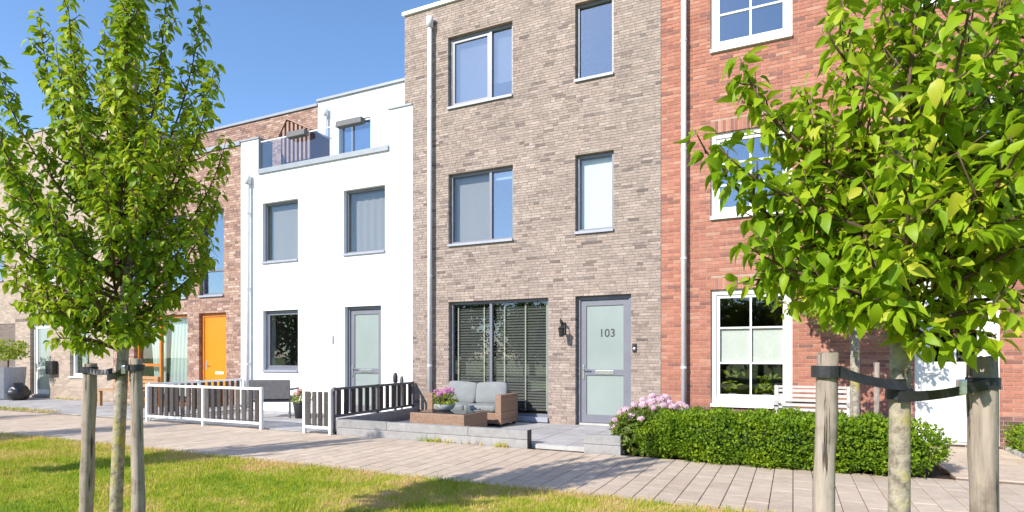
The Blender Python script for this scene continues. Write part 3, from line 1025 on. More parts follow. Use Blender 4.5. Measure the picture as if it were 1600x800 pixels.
MB().rbox(-2.63, -2.59, -0.041, -0.034, 1.475, 1.515, 0.003).build('button', 'steel', bo)

# ------------------------------------------------------------------ red brick house
HR = thing('red_brick_house', 'red brick terraced house with white glazing-bar windows and white door', 'house', (0.6, 0, 0), 'terraced houses in the row')
RX0, RX1 = -2.13, 3.30
RW = [(-1.29, -0.012, 6.58, 8.30), (-1.29, -0.012, 3.71, 5.20), (-1.285, -0.012, 0.50, 2.505)]
RW2 = [(1.68, 2.95, 6.58, 8.30), (1.68, 2.95, 3.71, 5.20)]
RD = (1.66, 2.69, 0.06, 2.505)
ops = RW + RW2 + [RD]
SOLZ = [(o[0], o[1], o[3], o[3] + 0.21) for o in ops]
wr = wall_mesh('wall', 'mortar_red', HR, RX0, RX1, 0.0, 10.0, grow(ops), 0.006, 0.30)
brickwork(wr, RX0 + 0.002, RX1, 0.5, 10.0, ops + SOLZ, 'brick_red', course=0.0625, seed=31, joint=0.011)
brickwork(wr, RX0 + 0.002, RX1, 0.0, 0.5, ops, 'brick_plinth', course=0.0625, seed=33, joint=0.011, n_parts=0)
for i, o in enumerate(SOLZ):
    soldier(wr, *o, 'brick_red', seed=40 + i)
MB().box(RX0 + 0.01, RX1 + 0.03, -0.05, 0.36, 10.0, 10.07).build('coping', 'coping_grey', HR)
shell(HR, RX0 + 0.02, RX1, 0.32, 8.0, 9.95, [0.02, 2.85, 5.75, 9.0])


def bar_window(house, x0, x1, z0, z1, rows, Y=0.0):
    w_ = MB()
    yf = Y + 0.05
    frame_bars(w_, x0, x1, z0 + 0.055, z1, yf, yf + 0.1, 0.085)
    o = w_.build('window', 'frame_white', house)
    MB().box(x0 - 0.0, x1 + 0.0, Y - 0.05, yf + 0.08, z0, z0 + 0.054).build('sill', 'frame_white', o)
    a, b_, c, d = x0 + 0.087, x1 - 0.087, z0 + 0.142, z1 - 0.087
    s_ = MB(); frame_bars(s_, a, b_, c, d, yf + 0.025, yf + 0.075, 0.055, 0.07)
    s_.build('sash', 'frame_white', o)
    a += 0.055; b_ -= 0.055; c += 0.07; d -= 0.055
    xm = (a + b_) / 2
    MB().box(xm - 0.015, xm + 0.015, yf + 0.035, yf + 0.07, c, d).build('glazing_bar', 'frame_white', o)
    zz = [c] + [c + (d - c) * r_ for r_ in rows] + [d]
    for z in zz[1:-1]:
        MB().box(a, xm - 0.016, yf + 0.036, yf + 0.069, z - 0.015, z + 0.015).build('glazing_bar', 'frame_white', o)
        MB().box(xm + 0.016, b_, yf + 0.036, yf + 0.069, z - 0.015, z + 0.015).build('glazing_bar', 'frame_white', o)
    for k in range(len(zz) - 1):
        pane(o, a - 0.003, xm - 0.012, zz[k], zz[k + 1], yf + 0.052, 'window_glass_blue' if z0 > 3 else 'window_glass')
        pane(o, xm + 0.012, b_ + 0.003, zz[k], zz[k + 1], yf + 0.052, 'window_glass_blue' if z0 > 3 else 'window_glass')
    return o, (a, b_, c, d, zz)


for o in RW[:2] + RW2:
    bar_window(HR, *o, [0.34, 0.67])
w, (a, b_, c, d, zz) = bar_window(HR, *RW[2], [0.325, 0.69])
flat(w, 'blind', 'blind_white', a, (a + b_) / 2 - 0.02, zz[1], zz[2], 0.135)
flat(w, 'blind', 'blind_white', (a + b_) / 2 + 0.02, b_, zz[1], zz[2], 0.135)
downpipe(HR, -1.72, 0.05, 9.8, 'pipe_light', r=0.045, off=0.10, hopper=False)
# white door with a small four-pane light
x0, x1, z0, z1 = RD
d_ = MB()
d_.box(x0, x0 + 0.08, 0.03, 0.14, z0, z1); d_.box(x1 - 0.08, x1, 0.03, 0.14, z0, z1); d_.box(x0 + 0.08, x1 - 0.08, 0.03, 0.14, z1 - 0.08, z1)
do = d_.build('door', 'frame_white', HR)
MB().box(x0 + 0.08, x1 - 0.08, 0.0, 0.14, z0, z0 + 0.03).build('threshold', 'concrete_pale', do)
lf = MB()
a, b_ = x0 + 0.085, x1 - 0.085
lf.box(a, b_, 0.07, 0.12, z0 + 0.04, 1.28)
lf.box(a, a + 0.16, 0.07, 0.12, 1.282, z1 - 0.085); lf.box(b_ - 0.16, b_, 0.07, 0.12, 1.282, z1 - 0.085)
lf.box(a + 0.16, b_ - 0.16, 0.07, 0.12, 2.22, z1 - 0.085)
lf.box((a + b_) / 2 - 0.015, (a + b_) / 2 + 0.015, 0.08, 0.11, 1.282, 2.22)
lf.box(a + 0.16, b_ - 0.16, 0.082, 0.108, 1.73, 1.76)
lf.build('door_leaf', 'frame_white', do)
for (p, q) in ((a + 0.16, (a + b_) / 2 - 0.015), ((a + b_) / 2 + 0.015, b_ - 0.16)):
    for (r_, s_) in ((1.285, 1.73), (1.76, 2.22)):
        pane(do, p, q, r_, s_, 0.095)
for k in range(2):
    MB().rbox(a + 0.12, b_ - 0.12, 0.062, 0.0695, z0 + 0.2 + k * 0.52, z0 + 0.6 + k * 0.52, 0.006).build('panel', 'frame_white', do)
h = MB(); h.tube([(a + 0.06, 0.07, 1.1), (a + 0.06, 0.02, 1.1), (a + 0.16, 0.02, 1.1)], 0.011, 8); h.build('handle', 'steel', do)

# ------------------------------------------------------------------ white house (104)
HW = thing('white_stucco_house', 'white stucco terraced house with glass-fronted roof terrace', 'house', (-10.1, 0, 0), 'terraced houses in the row')
WX0, WX1 = -12.755, -7.477
WW1 = (-11.99, -10.80, 3.67, 5.185); WW2 = (-9.39, -8.21, 3.68, 5.195); WGW = (-11.97, -10.80, 0.98, 2.50); WD = (-9.357, -8.32, 0.04, 2.508)
NOTCH = (-12.12, -8.10, 6.0, 6.90)
wall_mesh('wall', 'stucco', HW, WX0, WX1, 0.0, 6.83, [WW1, WW2, WGW, WD, NOTCH], 0.0, 0.40)
cp = MB()
cp.box(WX0, -12.10, -0.03, 0.43, 6.832, 6.87)
cp.box(-8.12, WX1 - 0.003, -0.03, 0.43, 6.832, 6.87)
cp.build('coping', 'coping_grey', HW)
MB().box(-12.118, -8.102, -0.05, 0.43, 5.93, 6.045).build('balcony_edge', 'coping_grey', HW)
MB().box(-12.116, -12.108, -0.02, 0.42, 6.047, 6.83).build('cheek_cladding', 'coping_grey', HW)
shell(HW, WX0 + 0.02, -7.72, 0.42, 8.0, 5.7, [0.02, 2.85, 5.68])
for o in (WW1, WW2):
    w = window(HW, *o, [(*o, False)], rec=0.10)
    if o is WW1:
        flat(w, 'blind', 'screen_grey', o[0] + 0.06, o[1] - 0.06, o[2] + 0.1, o[3] - 0.06, 0.24)
    else:
        drape(w, 'screen_grey', o[0] + 0.08, o[1] - 0.06, o[2] + 0.1, o[3] - 0.06, 0.28, 5, 0.014, 0.0)
w = window(HW, *WGW, [(*WGW, True)], rec=0.10)
frosted_door(HW, *WD, zbar=1.03, number='104', nmat='pale_print', nsize=0.19, nz=2.12, nx=-8.80)
downpipe(HW, -12.40, 0.05, 5.72, 'pipe_light', r=0.048, off=0.09)
# penthouse set back behind the terrace
PY = 2.70
PW = (-11.95, -10.79, 5.95, 8.15)
wall_mesh('penthouse_wall', 'stucco', HW, -12.74, -7.72, 5.702, 8.90, [PW], PY, 0.3)
shp = MB(); shp.box(-12.74, -12.62, PY + 0.302, 8.0, 5.702, 8.85); shp.box(-7.84, -7.72, PY + 0.302, 8.0, 5.702, 8.85); shp.box(-12.62, -7.84, 7.8, 8.0, 5.702, 8.85); shp.box(-12.62, -7.84, PY + 0.302, 7.8, 8.6, 8.85)
shp.build('penthouse_shell', 'plaster', HW)
MB().box(-12.745, -7.70, PY - 0.06, PY + 0.36, 8.902, 8.97).build('penthouse_coping', 'coping_grey', HW)
w = window(HW, *PW, [(PW[0], PW[0] + 0.42, PW[2], PW[3], False), (PW[0] + 0.42, PW[1], PW[2], PW[3], False)], Y=PY, gl='window_glass_blue')
downpipe(HW, -12.36, 5.75, 8.42, 'pipe_light', Y=PY, r=0.045, off=0.09)
# glass balustrade
xs_ = [-12.10, -10.78, -9.45, -8.12]
bal = MB(); bal.box(-12.098, -8.122, 0.035, 0.062, 6.74, 6.765)
bo = bal.build('balustrade', 'metal_white', HW)
for i in range(3):
    MB().box(xs_[i] + 0.006, xs_[i + 1] - 0.006, 0.04, 0.055, 6.05, 6.735).build('pane', 'balcony_glass', bo)
wl = MB(); wl.rbox(-9.755, -9.685, -0.05, 0.0, 1.68, 1.86, 0.012); wl.build('wall_lamp', 'pipe_light', HW)

# ------------------------------------------------------------------ brown-red brick house with the orange door
HB = thing('brown_brick_house', 'brown-red brick terraced house with bright orange door and window frame', 'house', (-15.4, 0, 0), 'terraced houses in the row')
BX0, BX1 = -18.05, -12.765
BWG = (-17.10, -14.80, 0.06, 2.50); BD = (-14.34, -13.30, 0.05, 2.505)
BU = [(-14.32, -13.38, 2.93, 5.22), (-15.80, -14.82, 2.92, 5.22), (-17.3, -16.3, 2.92, 5.22)]
ops = [BWG, BD] + BU
wb_ = wall_mesh('wall', 'mortar_brown', HB, BX0, BX1, 0.0, 6.76, grow(ops), 0.006, 0.30)
brickwork(wb_, BX0, BX1, 0.0, 6.76, ops, 'brick_brown', course=0.0625, seed=51, bond='wild', joint=0.010)
MB().box(BX0, BX1 + 0.002, -0.04, 0.36, 6.762, 6.87).build('coping', 'coping_grey', HB)
shell(HB, BX0 + 0.02, BX1 - 0.02, 0.32, 8.0, 5.7, [0.02, 2.75, 5.68])
wp = wall_mesh('penthouse_wall', 'mortar_brown', HB, BX0, -12.745, 5.702, 8.78, [], PY + 0.006, 0.3)
brickwork(wp, BX0, -12.746, 5.75, 8.77, [], 'brick_brown', seed=52, Y=PY, bond='wild', joint=0.010, n_parts=0)
MB().box(BX0, -12.748, PY - 0.05, PY + 0.36, 8.785, 8.86).build('penthouse_coping', 'coping_grey', HB)
shp = MB(); shp.box(BX0, BX0 + 0.12, PY + 0.31, 8.0, 5.702, 8.75); shp.box(BX0 + 0.12, -12.78, 7.8, 8.0, 5.702, 8.75); shp.box(BX0 + 0.12, -12.78, PY + 0.31, 7.8, 8.5, 8.75)
shp.build('penthouse_shell', 'plaster', HB)
for o in BU:
    w = window(HB, *o, [(o[0], o[1], o[2], 3.64, False), (o[0], o[1], 3.64, o[3], False)], gl='window_glass_blue')
    drape(w, 'curtain_pale', o[1] - 0.30, o[1] - 0.06, o[2] + 0.1, 5.1, 0.26, 2, 0.02, 0.12)
w = window(HB, *BWG, [(BWG[0], -16.07, BWG[2], 1.12, False), (BWG[0], -16.07, 1.12, BWG[3], False), (-16.07, BWG[1], BWG[2], BWG[3], False)], mat='frame_orange', sillmat='frame_orange', fw=0.075)
drape(w, 'curtain_pale', -16.85, -16.12, 0.3, 2.4, 0.30, 5, 0.03, 0.25)
drape(w, 'curtain_pale', -15.85, -14.88, 0.25, 2.4, 0.30, 7, 0.035, -0.18)
x0, x1, z0, z1 = BD
d_ = MB(); frame_bars(d_, x0, x1, z0, z1, 0.09, 0.18, 0.09, 0.03)
do = d_.build('door', 'frame_orange', HB)
MB().box(x0 + 0.094, x1 - 0.094, 0.11, 0.16, z0 + 0.035, z1 - 0.094).build('door_leaf', 'door_orange', do)
MB().rbox(-13.84, -13.52, 0.1, 0.112, 0.89, 0.96, 0.004).build('letter_plate', 'metal_white', do)
h = MB(); h.tube([(-14.17, 0.11, 1.13), (-14.17, 0.06, 1.13), (-14.05, 0.06, 1.13)], 0.012, 8); h.rbox(-14.195, -14.145, 0.1, 0.112, 1.0, 1.25, 0.005); h.build('handle', 'steel', do)

# ------------------------------------------------------------------ far beige houses at the street's end
HC = thing('far_beige_house', 'far beige brick house with white framed frosted glass door', 'house', (-20.7, 0, 0), 'terraced houses in the row')
CD = (-22.48, -21.38, 0.10, 2.45); CW = (-20.25, -19.25, 0.70, 2.47); CU = [(-22.1, -21.1, 3.68, 5.2), (-20.4, -19.3, 3.68, 5.2)]
wall_mesh('wall', 'far_beige', HC, -23.36, -18.06, 0.0, 8.6, [CD, CW] + CU, 0.0, 0.3)
MB().box(-23.36, -18.06, -0.03, 0.34, 8.602, 8.68).build('coping', 'coping_grey', HC)
MB().box(-23.355, -18.065, -0.012, 0.0, 2.52, 2.60).build('lintel_band', 'far_dark', HC)
shell(HC, -23.34, -18.08, 0.32, 8.0, 8.5, [0.02, 2.75, 5.68, 8.4])
frosted_door(HC, *CD, mat='frame_white', zbar=1.0)
for o in [CW] + CU:
    w = window(HC, *o, [(*o, False)], mat='frame_white', sillmat='frame_white', fw=0.09)
    drape(w, 'curtain_pale', o[0] + 0.1, o[0] + 0.4, o[2] + 0.1, o[3] - 0.1, 0.28, 2, 0.03)
mb = MB(); mb.rbox(-21.30, -20.90, -0.16, -0.002, 0.80, 1.22, 0.02); mb.build('mailbox', 'black_iron', HC)
lb = MB(); lb.lathe((-20.86, -0.1, 1.80), [(0.03, 0), (0.08, 0.03), (0.07, 0.12), (0.02, 0.16)], 10); lb.box(-20.88, -20.84, -0.06, 0.0, 1.84, 1.9); lb.build('wall_lamp', 'black_iron', HC)
HD = thing('end_beige_house', 'beige house with dark brick ground floor cut by the picture edge', 'house', (-26, 0, 0), 'terraced houses in the row')
DU = (-25.3, -24.1, 3.9, 5.22); DG = (-26.6, -25.2, 0.7, 2.3)
wall_mesh('wall', 'far_beige', HD, -28.7, -23.362, 2.46, 8.6, [DU], 0.0, 0.3)
wall_mesh('ground_floor_wall', 'far_dark', HD, -28.7, -23.362, 0.0, 2.458, [DG], 0.02, 0.28)
MB().box(-28.7, -23.362, -0.03, 0.34, 8.602, 8.68).build('coping', 'coping_grey', HD)
shell(HD, -28.68, -23.38, 0.32, 8.0, 8.5, [0.02, 2.75, 5.68, 8.4])
window(HD, *DU, [(*DU, False)], gl='window_glass_blue')
window(HD, *DG, [(*DG, False)], Y=0.02)

# ------------------------------------------------------------------ fences
def fence(name, label, A, B, posts, z0, z1, plank_w, pitch, frame_mat, side=0.0, post_w=0.05, zpost=0.0, group='garden fences', lean=0.0):
    """posts: distances along A->B; planks between rails, every plank a piece"""
    A = Vector((A[0], A[1], 0)); B = Vector((B[0], B[1], 0))
    d = (B - A); Lg = d.length; d.normalize()
    ang = math.atan2(d.y, d.x)
    M = Matrix.Translation(A) @ Matrix.Rotation(ang, 4, 'Z')
    o = thing(name, label, 'fence', A, group)
    h = post_w / 2
    for p in posts:
        q = MB(); q.box(p - h, p + h, -h, h, zpost, z1 + 0.008, M=M); q.build('post', frame_mat, o)
    rg = random.Random(int(abs(A.x) * 100))
    pm = {}
    for i in range(len(posts) - 1):
        a, b_ = posts[i] + h + 0.001, posts[i + 1] - h - 0.001
        for (za, zb) in ((z1 - 0.045, z1), (z0, z0 + 0.045)):
            q = MB(); q.box(a, b_, -0.02, 0.02, za, zb, M=M); q.build('rail', frame_mat, o)
        n_ = max(1, int(round((b_ - a) / pitch)))
        st = (b_ - a) / n_
        for k in range(n_):
            x = a + (k + 0.5) * st
            v = rg.randrange(6)
            key = v
            if key not in pm:
                me = bpy.data.meshes.new('plank')
                t_ = MB(); t_.box(-plank_w / 2, plank_w / 2, -0.009, 0.009, z0 + 0.046, z1 - 0.046, (v + 0.5) / 6)
                me.from_pydata(t_.v, [], t_.f)
                a_ = me.attributes.new('rnd', 'FLOAT', 'FACE'); a_.data.foreach_set('value', t_.r)
                me.materials.append(MATS['plank_dark']); me.update()
                pm[key] = me
            c = link('plank', pm[key], o)
            w_ = M @ Vector((x, side, 0))
            c.location = (w_.x - A.x, w_.y - A.y, 0)
            c.rotation_euler = (0, 0, ang)
    return o


fence('picket_fence', 'two-bay white framed fence of dark planks before the white house', (-12.20, -2.80), (-8.86, -2.80), [0.02, 1.74, 3.32], 0.10, 0.785, 0.095, 0.175, 'metal_white')
fence('picket_fence', 'short single white framed dark plank fence panel beside the low sleeper wall', (-7.84, -2.80), (-7.21, -2.80), [0.02, 0.61], 0.10, 0.79, 0.085, 0.125, 'metal_white')
fence('picket_fence', 'dark plank fence running from the pavement to the wall between 103 and 104', (-7.235, -2.74), (-7.42, -0.03), [0.04, 1.35, 2.68], 0.29, 0.815, 0.12, 0.21, 'planter_box_grey', post_w=0.045)
fence('picket_fence', 'white railed plank fence between the white house and the orange door', (-12.24, -2.74), (-12.66, -0.04), [0.03, 1.35, 2.70], 0.10, 0.80, 0.10, 0.18, 'metal_white', post_w=0.045)

# ------------------------------------------------------------------ low sleeper walls of the raised terrace
SW = thing('sleeper_wall', 'low weathered grey sleeper wall round the terrace of house 103', 'low wall', (-5.4, -2.65, 0))
def sleeper(par, x0, x1, y0, y1, z0, z1, v):
    b_ = MB(); b_.rbox(x0, x1, y0, y1, z0, z1, 0.008, v); return b_.build('sleeper', 'sleeper_wood', par)
for (a, b_, z0, z1, v) in ((-7.17, -5.30, -0.005, 0.128, 0.6), (-5.296, -3.54, -0.005, 0.128, 0.85), (-7.17, -6.10, 0.131, 0.265, 0.35), (-6.096, -4.55, 0.131, 0.265, 0.65), (-4.546, -3.54, 0.131, 0.265, 0.5)):
    sleeper(SW, a, b_, -2.72, -2.585, z0, z1, v)
for (z0, z1, v) in ((-0.005, 0.128, 0.2), (0.131, 0.262, 0.4)):
    b_ = MB(); b_.box(-0.065, 0.065, 0, 2.52, z0, z1, v, M=Matrix.Translation((-7.19, -2.582, 0)) @ Matrix.Rotation(math.atan2(0.17, 2.5), 4, 'Z'))
    b_.build('sleeper', 'sleeper_wood', SW)
MB().box(-3.538, -3.53, -2.72, -2.585, -0.005, 0.272).build('end_shade_strip', 'black_iron', SW)  # dark strip added to paint the shade on the wall's end face
SW2 = thing('sleeper_wall', 'short pale grey sleeper wall stub beside the hydrangea', 'low wall', (-2.42, -2.65, 0))
for (z0, z1, v) in ((-0.005, 0.128, 0.6), (0.131, 0.262, 0.5)):
    sleeper(SW2, -2.67, -2.14, -2.72, -2.585, z0, z1, v)

# ------------------------------------------------------------------ plant helpers
def leaf_template(L=1.0, W=0.27, fold=0.35, droop=0.25, curl=0.0, tipw=0.3):
    ss = [0.0, 0.18, 0.45, 0.72, 0.88, 1.0]
    hw = [0.03, 0.72, 1.0, 0.66, tipw, 0.0]
    mid = [(s_, curl * s_ * s_, -droop * s_ ** 2.2) for s_ in ss]
    k = len(ss)
    vs = list(mid)
    for sg in (1, -1):
        for (x, y, z), h_ in zip(mid, hw):
            vs.append((x, y + sg * W * h_, z + fold * W * h_ * (1.0 if sg > 0 else 0.8)))
    fs = []
    for i in range(k - 1):
        fs.append((i, i + 1, k + i + 1, k + i))
        fs.append((i + 1, i, 2 * k + i, 2 * k + i + 1))
    return np.array(vs) * L, np.array(fs)


def quad_template(W=0.35, fold=0.4):
    vs = np.array([(0, 0, 0), (0.5, W, fold * W), (1, 0, -0.12), (0.5, -W, fold * W)])
    return vs, np.array([(0, 2, 1), (0, 3, 2)])


def frames(D, up):
    """D (n,3) leaf directions, up (n,3) -> rotation matrices (n,3,3) columns x,y,z"""
    X = D / np.linalg.norm(D, axis=1, keepdims=True)
    Y = np.cross(up, X)
    Y /= np.maximum(np.linalg.norm(Y, axis=1, keepdims=True), 1e-6)
    Z = np.cross(X, Y)
    return np.stack([X, Y, Z], 2)


def scatter(name, tmpl, P, Rm, sc, rnd, mat, parent, smooth=True):
    vs, fs = tmpl
    V = np.einsum('nij,kj->nki', Rm, vs) * sc[:, None, None] + P[:, None, :]
    F = (fs[None] + (np.arange(len(P)) * len(vs))[:, None, None]).reshape(-1, fs.shape[1])
    return np_mesh(name, V.reshape(-1, 3), F, np.repeat(rnd, len(fs)), mat, parent, smooth)


LEAF_ME = {}


def leaf_mesh(mat, v, T):
    key = (mat, v, T)
    T = LTS[T]
    if key not in LEAF_ME:
        me = bpy.data.meshes.new('leaf')
        me.from_pydata([tuple(p) for p in T[0]], [], [tuple(int(i) for i in f) for f in T[1]])
        a = me.attributes.new('rnd', 'FLOAT', 'FACE'); a.data.foreach_set('value', [(v + 0.5) / 8] * len(T[1]))
        me.polygons.foreach_set('use_smooth', [True] * len(me.polygons))
        me.materials.append(MATS[mat]); me.update()
        LEAF_ME[key] = me
    return LEAF_ME[key]


def bez(p0, p1, p2, n_):
    return [(p0 * (1 - t) ** 2 + p1 * 2 * t * (1 - t) + p2 * t * t) for t in np.linspace(0, 1, n_)]


def make_tree(name, label, base, yaw, trunk_top, trunk_r, tips, leaf, spacing, mat, group, seed, n_leaf=300, twig_gap=0.085, twig_len=(0.10, 0.30), T=None, fork=(1.35, 1.9), bark='bark', lean=(0, 0)):
    """tips: (lateral, depth, height[, bow]); lateral and depth turned by yaw"""
    rg = random.Random(seed)
    root = thing(name, label, 'tree', base, group)
    bx, by, bz = base
    cy, sy = math.cos(yaw), math.sin(yaw)
    def wp_(lat, dep, z):
        return np.array([bx + lat * cy - dep * sy, by + lat * sy + dep * cy, z])
    tr = MB()
    n_ = 14
    pts, rad = [], []
    for i in range(n_ + 1):
        t = i / n_
        z = bz - 0.05 + (trunk_top - bz + 0.05) * t
        wob = 0.012 * math.sin(5 * t + seed)
        pts.append(wp_(wob + lean[0] * t, 0.6 * wob + lean[1] * t, z))
        rad.append(trunk_r * (1.12 - 0.18 * min(1, t * 2)) if z < fork[0] else max(0.007, trunk_r * 0.92 * (1 - (z - fork[0]) / (trunk_top - fork[0] + 1e-6)) ** 0.8))
    tr.tube(pts, rad, 12)
    to = tr.build('trunk', bark, root, smooth=True)
    br = MB()
    LP, LD = [], []
    twigs = []
    branches = [([wp_(lean[0] * t, lean[1] * t, fork[0] + (trunk_top - fork[0]) * t) for t in np.linspace(0.25, 1, 10)], 0.05)]
    for tp in tips:
        lat, dep, z = tp[:3]
        bow = tp[3] if len(tp) > 3 else 0.30
        hgt = (z - fork[0]) / max(0.3, trunk_top - fork[0])
        zs = fork[0] + (fork[1] - fork[0]) * min(1, max(0.0, hgt * 0.8 + rg.uniform(-0.15, 0.15)))
        if z < zs + 0.2:
            zs = max(fork[0], z - 0.05)
        p0 = wp_(0, 0, zs); p2 = wp_(lat, dep, z)
        p1 = wp_(lat * 0.80, dep * 0.80, zs + (z - zs) * bow + 0.06)
        c = bez(p0, p1, p2, 10)
        br.tube([Vector(p) for p in c], [0.011 * (1 - 0.82 * t) for t in np.linspace(0, 1, 10)], 6)
        branches.append((c, 0.18))
    for c, t0 in branches:
        c = np.array(c)
        seg = np.linalg.norm(np.diff(c, axis=0), axis=1)
        cum = np.concatenate([[0], np.cumsum(seg)])
        Lt = cum[-1]
        def at(s_):
            p = np.array([np.interp(s_, cum, c[:, k]) for k in range(3)])
            q = np.array([np.interp(min(Lt, s_ + 0.03), cum, c[:, k]) for k in range(3)]) - np.array([np.interp(max(0, s_ - 0.03), cum, c[:, k]) for k in range(3)])
            return p, q / (np.linalg.norm(q) + 1e-9)
        s_ = Lt * t0
        while s_ < Lt * 0.93:
            p, d = at(s_)
            a = rg.uniform(0, 2 * math.pi)
            side = np.cross(d, [math.cos(a), math.sin(a), 0.3]); side /= np.linalg.norm(side) + 1e-9
            ln = rg.uniform(*twig_len) * (1.25 - 0.95 * s_ / Lt)
            e = p + (side * 0.72 + d * 0.55 + np.array([0, 0, 0.25])) * ln
            mid = (p + e) / 2 + np.array([0, 0, -0.02])
            tw = bez(p, mid, e, 5)
            br.tube([Vector(q) for q in tw], [0.005, 0.0045, 0.004, 0.003, 0.002], 4)
            twigs.append(np.array(tw))
            s_ += twig_gap * rg.uniform(0.6, 1.4)
        # leaves on the branch itself
        s_ = Lt * max(t0, 0.3); k = rg.randrange(10)
        while s_ <= Lt:
            p, d = at(s_)
            LP.append(p); LD.append((d, k * 2.4)); k += 1
            s_ += spacing * rg.uniform(0.7, 1.3)
        for k in range(3):
            LP.append(c[-1]); LD.append((at(Lt)[1], k * 2.1 + rg.random()))
    for tw in twigs:
        Lt = np.linalg.norm(np.diff(tw, axis=0), axis=1).sum()
        m_ = max(2, int(Lt / spacing)); k = rg.randrange(10)
        d = (tw[-1] - tw[0]); d /= np.linalg.norm(d) + 1e-9
        for i in range(m_ + 1):
            t = 0.15 + 0.85 * i / m_
            p = np.array([np.interp(t, np.linspace(0, 1, 5), tw[:, j]) for j in range(3)])
            LP.append(p); LD.append((d, k * 2.4)); k += 1
    br.build('branches', 'twig', root, smooth=True)
    P = np.array(LP); N = len(P)
    rr = np.random.default_rng(seed)
    Dm = np.array([d for d, _ in LD]); ang = np.array([a for _, a in LD]) + rr.normal(0, 0.5, N)
    u = np.cross(Dm, np.array([0.2, 0.3, 0.93])); u /= np.linalg.norm(u, axis=1, keepdims=True) + 1e-9
    v = np.cross(Dm, u)
    out = u * np.cos(ang)[:, None] + v * np.sin(ang)[:, None]
    D = out * 0.9 + Dm * 0.35 + np.array([0, 0, -0.60]) + rr.normal(0, 0.18, (N, 3))
    up = np.array([0, 0, 1.0]) + rr.normal(0, 0.45, (N, 3))
    Rm = frames(D, up)
    sc = leaf * (0.5 + 0.75 * rr.beta(2.2, 1.6, N))
    # petiole gap
    P = P + D / np.linalg.norm(D, axis=1, keepdims=True) * (leaf * 0.22)
    rnd = np.clip(rr.beta(2.0, 2.2, N) + 0.18 * np.sin(P[:, 0] * 5 + P[:, 2] * 3), 0, 1)
    dist = np.linalg.norm(P - np.array(CAM), axis=1)
    near = np.argsort(dist)[:n_leaf] if n_leaf else np.array([], dtype=int)
    mask = np.ones(N, bool); mask[near] = False
    shp_ = rr.integers(0, 4, N)
    VV, FF, RR, off = [], [], [], 0
    for q_ in range(4):
        sel = mask & (shp_ == q_)
        vs_, fs_ = LTS[q_]
        V_ = (np.einsum('nij,kj->nki', Rm[sel], vs_) * sc[sel][:, None, None] + P[sel][:, None, :]).reshape(-1, 3)
        FF.append((fs_[None] + (np.arange(sel.sum()) * len(vs_))[:, None, None]).reshape(-1, 4) + off)
        VV.append(V_); RR.append(np.repeat(rnd[sel], len(fs_))); off += len(V_)
    cr = np_mesh('crown', np.concatenate(VV), np.concatenate(FF), np.concatenate(RR), mat, root, True)
    cr['kind'] = 'stuff'
    for i in near:
        me = leaf_mesh(mat, min(7, int(rnd[i] * 8)), int(shp_[i]))
        o = link('leaf', me, root)
        Mx = Matrix([[Rm[i, r_, c_] * sc[i] for c_ in range(3)] + [P[i, r_] - base[r_]] for r_ in range(3)] + [[0, 0, 0, 1]])
        o.matrix_basis = Mx
    return root


LTS = [leaf_template(1.0, 0.27, 0.40, 0.22, 0.0, 0.30), leaf_template(1.0, 0.24, 0.75, 0.42, 0.10, 0.25), leaf_template(1.0, 0.30, 0.20, 0.55, -0.08, 0.34), leaf_template(1.0, 0.22, 1.0, 0.30, -0.12, 0.22)]
LT = LTS[0]
YW = R(YAW)
TREE_LEFT = (-4.15, -8.22, 0.0)
tips_left = [(-0.53, 0.0, 3.70), (-0.35, 0.15, 3.50), (-0.74, -0.1, 3.36), (-0.98, 0.1, 3.15), (-0.15, 0.1, 3.62), (-0.22, -0.25, 3.35), (0.60, 0.05, 3.37), (0.72, -0.1, 3.31),
             (0.46, -0.2, 3.15), (0.70, 0.1, 2.88), (0.68, 0.05, 2.50), (0.64, -0.15, 2.28), (-0.72, 0.15, 2.58), (-0.92, -0.1, 2.36), (-0.86, 0.05, 2.02, 0.6), (-0.66, -0.1, 1.86, 0.75),
             (0.30, -0.25, 1.80, 0.7), (0.56, 0.15, 2.06, 0.6), (-0.30, -0.3, 1.62, 0.9), (0.2, 0.5, 3.2), (-0.1, 0.65, 2.9), (0.35, 0.6, 2.6), (-0.45, 0.55, 2.7), (0.1, -0.55, 3.0), (-0.3, -0.6, 2.7),
             (0.3, -0.55, 2.55), (-0.55, -0.45, 2.3), (0.05, -0.65, 2.25), (-0.1, 0.6, 2.2), (0.42, 0.45, 2.2), (-0.5, 0.4, 2.0), (0.2, -0.2, 3.75), (0.1, 0.12, 3.9), (0.45, -0.4, 2.8), (-0.6, -0.3, 2.9),
             (-0.85, 0.2, 2.75), (-1.0, 0.0, 2.6), (0.0, -0.4, 1.95, 0.7), (-0.45, -0.25, 1.72, 0.8), (0.25, 0.2, 1.85, 0.7), (-0.2, 0.35, 1.8, 0.7), (0.3, 0.1, 4.15), (-0.1, 0.2, 4.2), (-0.35, 0.0, 4.0), (0.45, 0.25, 3.9), (0.25, -0.25, 4.05), (-0.55, 0.3, 3.8), (-0.36, -0.1, 1.46, 1.1), (-0.58, 0.0, 1.62, 0.9), (0.30, 0.1, 1.60, 0.9), (-0.16, -0.22, 1.46, 1.1), (0.12, 0.2, 1.52, 1.0), (-0.75, 0.1, 1.72, 0.8), (0.22, -0.2, 1.50, 1.0)]
tl = make_tree('lawn_tree', 'young leafy tree between two stakes at the lawn before the white house', TREE_LEFT, YW, 4.25, 0.037, tips_left, 0.066, 0.0165, 'leaf_tree', 'young staked trees on the lawn', 61, 300, twig_len=(0.08, 0.24), twig_gap=0.058, T=LT, fork=(1.40, 2.6), lean=(0.14, 0))
TREE_RIGHT = (0.352, -8.10, 0.0)
